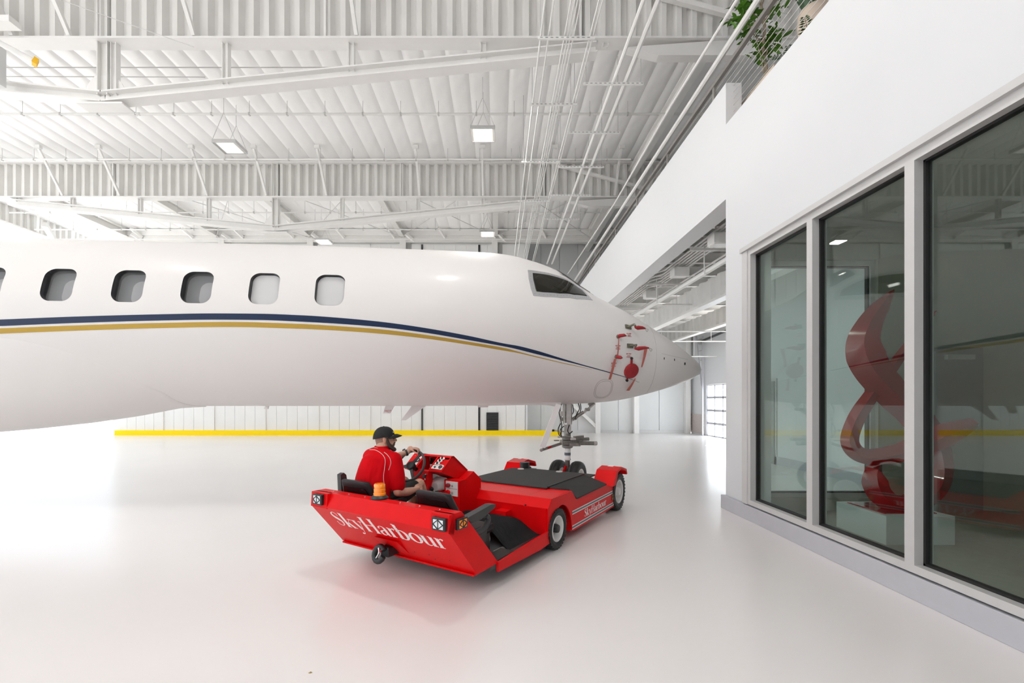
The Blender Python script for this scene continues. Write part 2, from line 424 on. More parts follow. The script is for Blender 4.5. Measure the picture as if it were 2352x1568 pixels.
for x in (310, 515, 718, 930, 1140):
    c = fx(x)
    MB().box(c-.22, c+.06, -.12, 0, 5.5, 9.2).build('door_post', M['steel'], wb)
    MB().box(c+.06, c+.28, -.02, .02, 5.5, 9.2).build('painted_shade_strip', M['doorgrey'], wb)  # flat grey strip painted as the shade beside the post
    MB().beam((c+.1, -.35, 9.3), (c+.45, -.05, 9.05), .12, .12).build('bracket', M['steel'], wb)
MB().box(fx(270)-.3, fx(1207), .1, .2, 0, 9.75).build('backing', M['liner'], wb)
MB().box(fx(270)-.3, 9.6, -.1, .15, 9.0, 9.3).build('header_rail', M['web'], wb)
MB().box(fx(270)-.3, 9.6, -.15, .15, 9.3, 9.6).build('header_beam', M['steel'], wb)
for i in range(9):
    c = fx(270) + 1.0 + i*2.35
    MB().beam((c, -.5, ZR-.05), (c+.25, -.12, 9.2), .09, .12).build('guide_bracket', M['steel'], wb)
ob = MB().box(fx(268), fx(1288), -.02, .12, 0, .225).build('baseboard_back', M['yellow']); ob.location = (0, YF-.1, 0)
tag(ob, 'bright yellow safety band along the foot of the far wall', 'baseboard', kind='structure')
# black louvre in the far wall
t = thing('wall_louvre', 'small black louvred panel low in the white far wall', 'louvre', (fx(1131), YF-.09, 0))
MB().box(-.28, .28, 0, .05, .225, 1.06).build('frame', M['black'], t)
for k in range(10): MB().beam((-.25, -.01, .27+k*.08), (.25, -.01, .27+k*.08), .05, .012, (0,.5,1)).build('slat', M['dark'], t)
# recessed far wall to the right of the leaves
wr = thing('wall_recess', 'grey panelled wall at the end of the passage, behind the nose gear', 'wall', (0, YG, 0), 0, kind='structure')
gx = lambda x: (x-CX)/F*YG
px_ = [1200, 1242, 1285, 1327, 1370, 1420, 1462, 1514, 1573, 1602]
for a, b in zip(px_, px_[1:]):
    MB().box(gx(a)+.012, gx(b)-.012, 0, .06, .14, 9.7).build('wall_panel', M['grey_liner'], wr)
MB().box(gx(1200), XE, .04, .14, 0, 9.75).build('backing', M['grey_liner'], wr)
for x in (1371, 1459, 1576):
    MB().box(gx(x)-.12, gx(x)+.12, -.25, 0, 0, 9.4).build('column', M['steel'], wr)
for a, b in ((1379, 1452), (1465, 1571)):
    MB().box(gx(a), gx(b), -.03, 0, 0, .15).build('base_flashing', M['alu'], wr)
m = MB(); m.beam((gx(1255), -.15, 5.0), (gx(1350), -.15, 8.6), .22, .22); m.build('diagonal_brace', M['steel'], wr)
MB().beam((gx(1240), -.2, 7.2), (gx(1440), -.2, 7.2), .2, .3).build('girt', M['steel'], wr)
MB().beam((gx(1310), -.12, 1.5), (gx(1372), -.12, .25), .16, .16).build('knee_brace', M['steel'], wr)
ob = MB().box(seams[-1], seams[-1]+.1, YF, YG+.1, 0, 9.5).build('wall_return', M['wall']); tag(ob, 'short white return wall beside the last door leaf', 'wall', kind='structure')

# office wall on the right, window wall below, taller parapet bridge beyond
wo = thing('wall_right', 'smooth white office wall with tall windows and a parapet', 'wall', (XW, 0, 0), 0, kind='structure')
ZH, ZS, ZP, ZB = 3.70, .22, 5.86, 6.5     # window head, sill, parapet, taller parapet
YE, YW = 6.93, 6.2
MB().box(0, .25, -13, YE, ZH, ZP).build('upper_wall', M['wall'], wo)
MB().box(0, .25, YW, YE, 0, ZH).build('pier', M['wall'], wo)
MB().box(0, .25, -13, 1.36, 0, ZH).build('solid_wall', M['wall'], wo)
MB().box(.02, .25, 1.36, YW, 0, ZS).build('sill_wall', M['wall'], wo)
MB().box(0, .24, YE, YG, 4.72, ZB).build('bridge_parapet', M['wall'], wo)
MB().box(.24, .36, YE, YG, 4.72, 4.95).build('soffit_edge', M['wall'], wo)
ob = MB().box(-.07, 0, -13, YE+.02, 0, .2, bev=.006).build('baseboard_right', M['kerb']); ob.location = (XW, 0, 0)
tag(ob, 'blue-grey painted base along the foot of the office wall', 'baseboard', kind='structure')
GL = glass_mat('office_glass', (.83, .89, .865), 1.6)
ym = [6.2, 4.99, 3.78, 2.57, 1.36]
wl = ('office window pane farthest from the viewer, next to the white pier', 'middle office window pane, with the sculpture behind it', 'near office window pane cut by the right edge of the picture', 'office window pane outside the right edge')
for i, (a, b) in enumerate(zip(ym, ym[1:])):
    t = thing('window_%d' % (i+1), wl[i], 'window', (XW, 0, 0), 0, kind='structure')
    f = MB()
    f.box(-.06, .1, a-.045, a+.012 if i == 0 else a, ZS, ZH); f.box(-.06, .1, b, b+.045, ZS, ZH)
    f.box(-.06, .1, b+.045, a-.045, ZH-.075, ZH); f.box(-.06, .1, b+.045, a-.045, ZS, ZS+.065)
    f.build('frame', M['alu'], t)
    g = MB(); w = .02
    for (y0, y1, z0, z1) in ((b+.045, b+.045+w, ZS+.065, ZH-.075), (a-.045-w, a-.045, ZS+.065, ZH-.075), (b+.045, a-.045, ZS+.065, ZS+.065+w), (b+.045, a-.045, ZH-.075-w, ZH-.075)):
        g.box(.015, .07, y0, y1, z0, z1)
    g.build('gasket', M['gasket'], t)
    MB().box(.035, .045, b+.05, a-.05, ZS+.07, ZH-.08).build('pane', GL, t)
ob = MB().box(-.10, -.005, 1.36, YW+.16, ZH, ZH+.06).build('trim_1', M['alu']); ob.location = (XW, 0, 0); tag(ob, 'grey metal drip trim over the office windows', 'trim', kind='structure')
ob = MB().box(-.075, -.0, YW+.012, YW+.14, ZS, ZH).build('trim_2', M['alu']); ob.location = (XW, 0, 0); tag(ob, 'pale jamb trim between the pier and the first window', 'trim', kind='structure')

# room behind the windows
rm = thing('wall_room', 'dim olive-grey walls of the office room behind the glass', 'wall', (0, 0, 0), 0, kind='structure')
X5 = 5.62
MB().box(X5, 9.4, 6.68, 6.93, 0, 4.72).build('north_wall', M['room'], rm)
MB().box(XW+.25, X5, 6.68, 6.93, 3.72, 4.72).build('window_head_wall', M['room'], rm)
MB().box(XW+.25, X5, 6.68, 6.93, 0, .2).build('window_sill_wall', M['room'], rm)
MB().box(9.2, 9.4, 1.2, 6.9, 0, 4.72).build('back_wall', M['room'], rm)
MB().box(XW+.25, 9.4, 1.1, 1.36, 0, 4.72).build('south_wall', M['room'], rm)
ob = MB().box(XW+.1, 9.4, 1.2, 6.7, 0, .012).build('floor_room', M['roomfloor']); tag(ob, 'olive-grey floor of the office room', 'floor', kind='structure')
ob = MB().box(XW+.1, 9.4, 1.1, 6.93, 4.2, 4.3).build('ceiling_room', M['room']); tag(ob, 'dim ceiling of the office room', 'ceiling', kind='structure')
t = thing('window_5', 'office side window looking through to the bright passage', 'window', (0, 6.8, 0), 0, kind='structure')
f = MB(); f.box(XW+.27, XW+.33, -.06, .06, .2, 3.72); f.box(X5-.06, X5, -.06, .06, .2, 3.72); f.box(XW+.33, X5-.06, -.06, .06, 3.65, 3.72); f.box(XW+.33, X5-.06, -.06, .06, .2, .26)
f.build('frame', M['alu'], t)
g = MB(); g.box(XW+.33, XW+.35, -.03, .03, .26, 3.65); g.box(X5-.08, X5-.06, -.03, .03, .26, 3.65); g.box(XW+.35, X5-.08, -.03, .03, .26, .28); g.box(XW+.35, X5-.08, -.03, .03, 3.63, 3.65); g.build('gasket', M['gasket'], t)
MB().box(XW+.34, X5-.07, -.006, .006, .265, 3.645).build('pane', glass_mat('side_glass', (.90, .955, .95), 1.45), t)
t = thing('door_1', 'grey office door with a closer, in the dim room wall', 'door', (0, 6.68, 0), 0, kind='structure')
MB().box(6.36, 7.14, -.03, .0, 0, 2.42).build('frame', M['doorgrey'], t); MB().box(6.42, 7.08, -.045, -.03, 0, 2.36).build('leaf', M['doorgrey'], t)
MB().box(6.55, 6.95, -.1, -.045, 2.24, 2.31).build('closer', M['alu'], t)
MB().tube([(6.5, -.05, 1.05), (6.5, -.1, 1.05), (6.62, -.1, 1.05)], .012).build('handle', M['alu'], t)
# passage wall beyond the side window
ob = MB().box(7.15, 7.3, 6.93, 13.6, 0, 4.9).build('wall_passage', M['wall']); tag(ob, 'white passage wall seen through the office corner', 'wall', kind='structure')
ob = MB().box(7.12, 7.15, 6.93, 13.6, 0, .2).build('baseboard_passage', M['kerb']); tag(ob, 'blue-grey base along the passage wall', 'baseboard', kind='structure')
t = thing('door_2', 'grey door in the white passage wall', 'door', (7.15, 12.1, 0), 0, kind='structure')
MB().box(-.03, 0, -.55, .55, 0, 2.2).build('frame', M['alu'], t); MB().box(-.045, -.03, -.48, .48, 0, 2.13).build('leaf', M['doorgrey'], t)

# mezzanine deck and its structure over the passage
ob = MB().box(XW+.24, 12, -13, YE, 5.0, 5.3).build('mezzanine_floor', M['wall']); tag(ob, 'mezzanine floor slab over the office', 'floor', kind='structure')
mz = thing('mezzanine_deck', 'white steel deck on beams above the passage', 'deck', (0, 0, 0), 0, kind='structure')
m = MB(); vs = []; fs = []
xs = []; x = XW+.3
while x < 12:
    xs += [(x, 0), (x+.14, 0), (x+.2, .09), (x+.34, .09)]; x += .4
for x, dz in xs:
    for y in (YE, YG): vs.append((x, y, 5.22+dz))
for i in range(len(xs)-1): fs.append((2*i, 2*i+2, 2*i+3, 2*i+1))
m.add(vs, fs); m.build('deck_sheet', M['deck'], mz)
MB().box(XW+.24, 12, YE, YG, 5.33, 5.45).build('deck_topping', M['wall'], mz)
y = 7.6
while y < 22:
    MB().ibeam((XW+.3, y, 5.1), (12, y, 5.1), .12, .24, .015).build('deck_beam', M['steel'], mz); y += 1.15
ob = MB().box(9.9, 10.1, -13, YG, 5.3, 9.6).build('wall_mezzanine', M['grey_liner']); tag(ob, 'grey wall at the back of the mezzanine', 'wall', kind='structure')
t = thing('girder', 'white corrugated girder running along the passage above the overhead door', 'girder', (5.45, 0, 0), 0, kind='structure')
m = MB(); corrugated(m, 7.0, YG, 0, 4.15, 4.75, .03, .5, axis='y'); m.build('web', M['pipe'], t)
MB().box(-.13, .13, 7.0, YG, 4.08, 4.15).build('bottom_flange', M['pipe'], t)
t = thing('girder', 'second grey girder farther into the passage', 'girder', (8.0, 0, 0), 0, kind='structure')
m = MB(); corrugated(m, 14, YG, 0, 4.35, 4.95, .03, .5, axis='y'); m.build('web', M['web'], t); MB().box(-.12, .12, 14, YG, 4.28, 4.35).build('bottom_flange', M['steel'], t)

# end wall with the glazed overhead door
we = thing('wall_end', 'pale end wall of the passage around the overhead door', 'wall', (XE, 0, 0), 0, kind='structure')
YA, YB = 17.9, 20.9
MB().box(0, .25, 17.6, YA, 0, 5.3).build('side_panel', M['wall'], we); MB().box(0, .25, 14.2, 17.6, 4.5, 5.3).build('added_door_head', M['wall'], we); MB().box(0, .25, 13.6, 14.2, 0, 5.3).build('side_panel', M['wall'], we)
# (the bay between them is an unseen open door added to light the passage);
MB().box(0, .25, YB, YG, 0, 5.3).build('corner_panel', M['wall'], we)
MB().box(0, .25, YA, YB, 2.35, 5.3).build('upper_panel', M['wall'], we); MB().box(-.0, .2, -13, 13.6, 0, 5.3).build('near_panel', M['wall'], we)
bp = MB(); bp.box(-.03, 0, YB+.12, YG-.02, .05, .97); bp.build('brick_backing', M['mortar'], we)
bm_ = MB().box(-.018, .018, -.1, .1, -.032, .032).mesh('brick', M['brick'])
for r_ in range(12):
    for k in range(7):
        yy = YB+.24 + k*.215 + (.1 if r_ % 2 else 0)
        if yy < YG-.12: o = link('brick', bm_, we); o.location = (-.03, yy, .095+r_*.075)
t = thing('door_3', 'glazed overhead door with frosted panes at the end of the passage', 'door', (XE, 0, 0), 0, kind='structure')
rows = [0, .585, 1.17, 1.755, 2.34]
for za, zb in zip(rows, rows[1:]):
    s = thing('door_section', None, None); s.parent = t
    f = MB(); f.box(.02, .08, YA, YB, za, za+.05); f.box(.02, .08, YA, YB, zb-.04, zb)
    n = 4; w = (YB-YA)/n
    for k in range(n+1): f.box(.02, .08, YA+k*w-.025 if k else YA, YA+k*w+.025 if k < n else YB, za, zb)
    f.build('rail_frame', M['kerb'], s)
    for k in range(n): MB().box(.045, .052, YA+k*w+.02, YA+(k+1)*w-.02, za+.045, zb-.035).build('pane', M['frost'], s)
t = thing('door_track', 'grey vertical door track with ladder-like rungs beside the overhead door', 'track', (XE-.12, 0, 0))
m = MB(); m.beam((0, YB+.1, 0), (0, YB+.1, 4.6), .05, .07); m.build('upright', M['kerb'], t)
m = MB(); m.beam((0, YB+.75, 4.7), (0, YB+.2, 2.3), .03, .05); m.build('raking_upright', M['kerb'], t)
for k in range(5):
    z = 2.6+k*.45; y_ = YB+.25+(z-2.3)/2.4*.52
    MB().beam((0, YB+.1, z), (0, y_, z), .025, .04).build('rung', M['kerb'], t)
t = thing('spring_shaft', 'dark round shaft above the overhead door', 'shaft', (XE-.2, 0, 0))
MB().tube([(0, YB+.2, 4.35), (0, YA, 4.55)], .05, 10).build('shaft', M['dark'], t); MB().tube([(0, YB+.2, 4.35), (0, YB+.1, 4.355)], .14, 16).build('drum', M['doorgrey'], t)
# ------------------------------------------------------------------ pipes, conduits, lamps under the roof
def pipe(name, pts, r, label, cat='pipe', group=None, m='pipe', n=8):
    t = MB().tube(pts, r, n).build(name, M[m], None, 40); return tag(t, label, cat, group)
# conduits running away along the office side
zc = 7.9
kk = lambda x, z: (x-CX)/918*(z-HC)
runs = [(1252, .018, 'first'), (1272, .016, 'second'), (1312, .013, 'third'), (1320, .013, 'fourth'), (1327, .013, 'fifth'), (1335, .013, 'sixth'), (1376, .014, 'seventh'), (1384, .014, 'eighth')]
for x, r, w in runs:
    X = kk(x, zc)
    pipe('conduit', [(X, 5.0, zc), (X, 20.9, zc)], r, '%s thin white conduit from the left in the bundle under the roof' % w, 'conduit', 'thin conduits under the roof')
for x, w in ((1478, 'left'), (1512, 'right')):
    X = kk(x, zc)
    pipe('main_pipe', [(X, 5.0, zc), (X, 20.8, zc)], .035 if w == 'left' else .042, '%s one of two thick white pipes running under the roof' % ('thinner left' if w == 'left' else 'thicker right'), 'pipe', 'two thick pipes')
def trapeze(xa, xb, Y, z, label):
    t = thing('strut_hanger', label, 'hanger', (0, Y, 0), 0, 'trapeze hangers for the conduits')
    MB().box(xa, xb, -.02, .02, z-.06, z-.02).build('channel', M['pipe'], t)
    n = int((xb-xa)/.09)
    s = MB()
    for k in range(n): s.box(xa+.04+k*.09, xa+.085+k*.09, -.0215, -.0195, z-.048, z-.032)
    s.build('slots', M['doorgrey'], t)['kind'] = 'stuff'
    for x in (xa+.05, xb-.05): MB().tube([(x, 0, z-.06), (x, 0, ZR+.05)], .006, 5).build('rod', M['wire'], t)
for i, (px0, px1, py) in enumerate(((1235, 1366, 88), (1217, 1325, 240), (1198, 1285, 372), (1190, 1262, 462))):
    Y = (zc-.04-HC)*F/(918-py); trapeze((px0-CX)/F*Y, (px1-CX)/F*Y, Y, zc, '%s slotted hanger bar under the thin conduits, counted from the viewer' % ('first','second','third','fourth')[i])
for i, (px0, px1, py) in enumerate(((1340, 1478, 192), (1306, 1424, 304), (1283, 1387, 383), (1264, 1356, 448), (1250, 1330, 503))):
    Y = (zc-.06-HC)*F/(918-py); trapeze((px0-CX)/F*Y, (px1-CX)/F*Y, Y, zc-.025, '%s slotted hanger bar under the thick pipe pair, counted from the viewer' % ('first','second','third','fourth','fifth')[i])
# sprinkler lines across the hangar
for i, (py, z, r, m_) in enumerate(((155, 9.42, .012, 'wire'), (262, 9.2, .03, 'pipe'), (366, 9.2, .028, 'pipe'), (488, 9.0, .024, 'pipe'), (527, 8.7, .026, 'pipe'), (549, 8.5, .02, 'pipe'))):
    Y = (z-HC)*F/(918-py)
    t = thing('sprinkler_pipe', 'white pipe crossing under the roof, %s from the top of the picture' % ('thin grey first','second','third','fourth','fifth','sixth')[i], 'pipe', (0, Y, z), 0, 'pipes crossing the hangar')
    MB().tube([(XL+.6, 0, 0), (-2.6 if i == 0 else 5.6 if i == 1 else 4.2, 0, 0)], r, 8).build('pipe', M[m_], t, 40)
    if i in (1, 2, 3, 4):
        x = XL+1.2
        hm = MB(); hm.tube([(0, 0, 0), (0, 0, ZR-z)], .006, 5); hm.box(-.02, .02, -.035, .035, -.035, .035); hm = hm.mesh('hanger_rod', M['wire'])
        while x < 4: link('hanger_rod', hm, t).location = (x, 0, 0); x += 1.0
    if i in (1, 2, 4):
        cm = MB().tube([(-.05, 0, 0), (.05, 0, 0)], r*1.35, 10).mesh('coupling', M['pipe'], 40)
        for x in (-9.5, -3.1, 1.4): link('coupling', cm, t).location = (x, 0, 0)
pipe('conduit', [(-7.0, 10.85, 9.38), (-14, 10.85, 9.4)], .01, 'thin grey line under the first ceiling seam', 'conduit', None, 'wire')
pipe('cable', [at(100, -14, 8.1), at(445, 108, 8.1)], .006, 'thin dark cable slanting across the near roof beam', 'cable', None, 'wire', 5)

# high-bay lamps
def lamp(X, Y, z, on, label):
    t = thing('high_bay_lamp', label, 'lamp', (X, Y, z), 0, 'high-bay lamps')
    b = MB(); b.box(-.31, .31, -.29, .29, 0, .07, bev=.01); b.build('housing', M['alu'], t)
    MB().box(-.225, .225, -.25, .25, -.012, 0).build('led_panel', M['lamp_on'] if on else M['lamp_dim'], t)
    f = MB(); f.box(-.31, .31, -.29, -.27, -.02, 0); f.box(-.31, .31, .27, .29, -.02, 0); f.box(-.31, -.29, -.27, .27, -.02, 0); f.box(.29, .31, -.27, .27, -.02, 0); f.build('bezel', M['alu'], t)
    for sy in (-1, 1):
        w = MB()
        for sx in (-1, 1): w.tube([(sx*.29, sy*.28, .06), (0, sy*.28, .75)], .005, 5)
        w.tube([(0, sy*.28, .75), (0, sy*.28, ZR+.062-z)], .005, 5); w.build('suspension_wire', M['wire'], t)
    if on:
        ld = bpy.data.lights.new('lamp_light', 'AREA'); ld.shape = 'RECTANGLE'; ld.size = .45; ld.size_y = .5; ld.energy = 62 if X > -3 else 34; ld.color = (1, .975, .945)
        lo = bpy.data.objects.new('lamp_light', ld); COL.objects.link(lo); lo.parent = t; lo.location = (0, 0, -.03)
lamp(-.36, 11.45, 8.35, True, 'lit square high-bay lamp hanging above the cockpit end, nearer of two')
lamp(-.40, 18.3, 8.35, True, 'small lit high-bay lamp far back above the nose')
lamp(-7.05, 11.95, 8.30, False, 'pale tilted-looking high-bay lamp hanging over the cabin windows')
lamp(-7.35, 19.2, 8.35, True, 'lit high-bay lamp just above the fuselage top, far back')
for i, (X, Y) in enumerate(((-13.9, 11.9), (-.4, 4.9), (-7.1, 4.9), (-13.9, 4.9), (-.4, -2), (-7.1, -2), (-13.9, -2), (-.4, -8.9), (-7.1, -8.9), (-13.9, -8.9))):  # unseen lamps added to even out and fill the hangar light
    lamp(X, Y, 8.35, True, 'added high-bay fill lamp outside the picture, %s row from the far wall, %s column' % (('second','third','third','third','fourth','fourth','fourth','fifth','fifth','fifth')[i], {-.4: 'office-side', -7.1: 'middle', -13.9: 'open-side'}[X]))
# arm with an orange end and bracket at the upper left
t = thing('swing_arm', 'white round arm with an orange end cap at the upper left', 'arm', at(0, 95, 7.6))
d = at(82, 143, 7.9)-at(0, 95, 7.6)
MB().tube([(-.6, -.2, .25), tuple(d*.93)], .045, 12).build('tube', M['pipe'], t, 40)
MB().beam(d*.92, d*1.06, .13, .11).build('end_cap', M['orange'], t)
t = thing('twin_strut', 'pair of white raking struts bolted to the near roof beam', 'strut', (-9.15, Y1-.32, 8.42))
MB().beam((-1.2, -.25, 1.0), (.3, -.1, .08), .12, .14).build('strut', M['steel'], t); MB().beam((-1.2, -.35, .72), (.0, -.12, .06), .05, .07).build('strut', M['pipe'], t)
MB().box(-.1, .5, -.16, .06, -.06, .05).build('base_plate', M['steel'], t)
t = MB().beam(at(-4, 108, 8.2), at(-4, 196, 8.2), .16, .12).build('post', M['grey_liner']); tag(t, 'pale post at the extreme upper left edge', 'post')

# pipes and trays under the mezzanine deck
pipe('main_pipe', [(4.37, 7.2, 4.32), (4.37, 21.5, 4.32)], .055, 'thick white sprinkler main under the passage deck', 'pipe')
for i in range(6): pipe('conduit', [(4.15+.09*i, 7.2, 4.86), (4.15+.09*i, 11.2+.35*i, 4.86), (4.0+.09*i, 11.7+.35*i, 4.9), (4.0+.09*i, 15.5, 4.9)], .02, '%s thin conduit from the left under the passage deck' % ('first','second','third','fourth','fifth','sixth')[i], 'conduit', 'conduits under the deck')
for i in range(3): pipe('conduit', [(4.95+.12*i, 7.2, 4.8), (4.95+.12*i, 21.5, 4.8)], .024, '%s long conduit under the passage deck beyond the main' % ('first','second','third')[i], 'conduit', 'conduits under the deck')
for i, (y, z) in enumerate(((8.6, 4.53), (10.8, 4.53), (13.2, 4.55))):
    t = thing('pull_box', '%s white electrical box hung under the passage deck, counted from the viewer' % ('first','second','third')[i], 'box', (4.05+.12*i, y, z), 0, 'boxes under the deck')
    MB().box(0, .36, -.14, .14, .06, .26, bev=.01).build('body', M['pipe'], t); MB().box(.02, .34, -.12, .12, .048, .06).build('cover', M['steel'], t)
    MB().tube([(.1, 0, .26), (.1, 0, .55)], .012, 6).build('hanger', M['pipe'], t); MB().tube([(.32, 0, .26), (.32, 0, .55)], .012, 6).build('hanger', M['pipe'], t)
for i, y in enumerate((9.4, 12.2, 15.4, 18.6)):
    t = thing('strut_hanger', '%s hanger bar across the passage under the deck' % ('first','second','third','fourth')[i], 'hanger', (0, y, 0), 0, 'hangers under the deck')
    MB().box(4.0, 5.5, -.02, .02, 4.74, 4.79).build('channel', M['pipe'], t)
    for x in (4.3, 5.3): MB().tube([(x, 0, 4.25 if x < 4.5 else 4.74), (x, 0, 5.2)], .012, 6).build('rod', M['pipe'], t)
for i, (y, z) in enumerate(((12.6, 4.3), (15.2, 3.95), (18.2, 4.0), (19.8, 3.55))):
    t = thing('branch_pipe', '%s thin branch pipe crossing the passage, counted from the viewer' % ('first','second','third','fourth')[i], 'pipe', (0, y, z), 0, 'branch pipes in the passage')
    MB().tube([(4.6, 0, 0), (9.6, 0, 0)], .022, 8).build('pipe', M['pipe'], t, 40)
    for x in (5.0, 6.6, 8.6): MB().tube([(x, 0, 0), (x, 0, 5.22-z)], .008, 5).build('hanger_rod', M['pipe'], t)

# ------------------------------------------------------------------ cable railing on the parapet
t = thing('railing', 'steel cable railing on top of the white parapet', 'railing', (XW+.12, 0, 0))
ZT = 6.88
MB().box(-.03, .03, 1.0, YG-.2, ZT-.03, ZT+.03).build('top_rail', M['rail'], t)
for y in (2.6, 4.6, 7.55): MB().box(-.02, .02, y-.03, y+.03, ZP if y < YE else ZB, ZT).build('post', M['rail'], t)
for y in (9.6, 11.7, 13.8, 15.9, 18.0, 20.1): MB().box(-.02, .02, y-.03, y+.03, ZB, ZT).build('post', M['rail'], t)
for k in range(9):
    z = ZP+.1+k*.1; y1 = YE if z < ZB+.05 else YG-.3
    MB().tube([(0, 1.0, z), (0, y1, z)], .004, 6).build('cable', M['cable'], t)
pipe('main_pipe', [(XW+.02, 3.0, 7.05), (XW+.02, 20.5, 7.05)], .045, 'white pipe running close beside the railing', 'pipe')
pipe('conduit', [(XW-.25, 5.5, 7.05), (XW-.25, 8.5, 7.15), (XW-.12, 13, 7.3), (XW-.3, 20.5, 7.35)], .022, 'thin wavy conduit left of the railing', 'conduit')
t = thing('eave_beam', 'white beam along the eave above the mezzanine', 'beam', (4.45, 0, 0), 0, kind='structure')
MB().ibeam((0, 5, 9.15), (0, YG, 9.15), .2, .3, .03).build('beam', M['steel'], t)
# planter, trees and pots on the mezzanine
t = thing('planter', 'tall beige planter box at the foot of the tree behind the railing', 'planter', (4.05, 6.72, 5.3), 0, 'mezzanine planters')
MB().box(-.2, .2, -.42, .42, 0, 1.02).build('body', M['pot'], t); MB().box(-.17, .17, -.39, .39, 1.0, 1.03).build('soil', M['dark'], t)
t = thing('planter', 'lower beige planter box behind the railing, holding the fern and pot', 'planter', (4.08, 5.7, 5.3), 0, 'mezzanine planters')
MB().box(-.2, .2, -.55, .55, 0, .9).build('body', M['pot'], t); MB().box(-.17, .17, -.52, .52, .88, .91).build('soil', M['dark'], t)
def leaf_mesh(L, W):
    vs = []; fs = []; n = 5
    for i in range(n+1):
        u = i/n; w = W*math.sin(math.pi*min(.97, u*.92+.06))**.8; z = -.18*L*u*u
        vs += [(-w, u*L, z+.12*w), (0, u*L, z), (w, u*L, z+.12*w)]
    for i in range(n):
        a = 3*i; fs += [(a, a+1, a+4, a+3), (a+1, a+2, a+5, a+4)]
    return MB().add(vs, fs).mesh('leaf', M['leaf'], 60)
lm = [leaf_mesh(.13, .026), leaf_mesh(.10, .022), leaf_mesh(.15, .028)]
tree = thing('potted_tree', 'slender green-leaved tree rising behind the railing', 'tree', (4.06, 6.84, 6.25))
tr = MB(); trunk = [Vector(p) for p in ((0,0,-.2),(.01,0,.35),(-.03,.02,.7),(-.02,0,1.05),(-.06,.02,1.4),(-.08,0,1.8))]
tr.tube(catmull(trunk, 5), [.03-.018*i/25 for i in range(26)], 7); tr.build('trunk', M['bark'], tree, 60)
rnd = random.Random(11)
tips = []
br = MB()
for base, tip in (((0,0,.15),(-.18,-.02,.95)), ((-.03,.02,.7),(.17,.03,1.0)), ((-.02,0,1.05),(-.42,-.05,1.3)), ((-.03,0,1.1),(.25,.1,1.45)), ((-.06,.02,1.35),(-.35,0,1.75)), ((-.06,.02,1.35),(.15,-.05,1.8)), ((-.18,-.02,.95),(-.55,-.05,1.1)), ((-.18,-.02,.95),(-.2,.02,1.4)), ((0,0,.6),(.12,0,.85)), ((-.03,.02,.8),(-.3,.1,1.05))):
    b0, b1 = Vector(base), Vector(tip); mid = (b0+b1)/2+Vector((0,0,.05)); br.tube(catmull([b0, mid, b1], 4), [.010-.0008*i for i in range(9)], 5)
    tips.append((b0, b1))
br.build('branches', M['bark'], tree, 60)
cnt = 0
for b0, b1 in tips:
    for k in range(26):
        u = .45+.6*rnd.random(); p = b0.lerp(b1, u)+Vector((rnd.gauss(0,.055), rnd.gauss(0,.055), rnd.gauss(0,.05)))
        o = link('leaf', lm[k % 3], tree); o.location = p
        o.rotation_euler = (rnd.uniform(-.7,.6), rnd.uniform(-.5,.5), rnd.uniform(0, 6.28)); cnt += 1
        o.scale = (1.15,)*3 if k % 2 else (.9,)*3
def frond(mb, base, d, L, droop, n=9, w=.05):
    base, d = Vector(base), Vector(d).normalized(); side = d.cross(Vector((0,0,1))).normalized()
    pts = [base + d*L*u + Vector((0,0,-droop*u*u)) for u in [i/n for i in range(n+1)]]
    mb.tube(pts, [.005-.0004*i for i in range(n+1)], 4)
    for i in range(1, n+1):
        l = w*(1.2-i/n*.8)*2
        for s in (-1, 1):
            p = pts[i]; q = p + side*s*l + d*l*.35 + Vector((0,0,-.2*l)); c = (p+q)/2
            mb.add([p, c+d*l*.16, q, c-d*l*.16], [(0,1,2,3)])
fern = thing('trailing_fern', 'drooping fern in the planter between the tree and the round pot', 'fern', (4.06, 6.12, 6.28))
rnd = random.Random(5)
for k in range(11):
    a = rnd.uniform(0, 6.28); f = MB(); frond(f, (rnd.uniform(-.08,.08), rnd.uniform(-.3,.3), 0), (math.cos(a)*.7, math.sin(a)*.9, .5), rnd.uniform(.3,.5), .22); f.build('frond', M['leaf2'], fern)
t = thing('round_pot', 'round beige pot holding stiff upright blades', 'pot', (4.06, 5.80, 6.21))
MB().lathe([(.11,0),(.165,.1),(.185,.25),(.175,.40),(.16,.43),(.15,.40),(.13,.35)], Matrix(), 24).build('pot', M['pot'], t, 50)
for k in range(9):
    a = k*.7; f = MB(); n = 8; r0 = Vector((math.cos(a)*.06, math.sin(a)*.06, .36)); lean = Vector((math.cos(a)*.22, math.sin(a)*.22, 0)); L = .55+.12*math.sin(k*2)
    vs = []
    sd = Vector((-math.sin(a+.5), math.cos(a+.5), 0))
    for i in range(n+1):
        u = i/n; p = r0+lean*u+Vector((0,0,L*u)); w = .035*(1-u**3)+.003; vs += [p-sd*w, p+Vector((math.cos(a),math.sin(a),0))*.008, p+sd*w]
    f.add(vs, [(3*i+j, 3*i+j+1, 3*i+j+4, 3*i+j+3) for i in range(n) for j in (0,1)]); f.build('blade', M['leaf2'], t, 60)

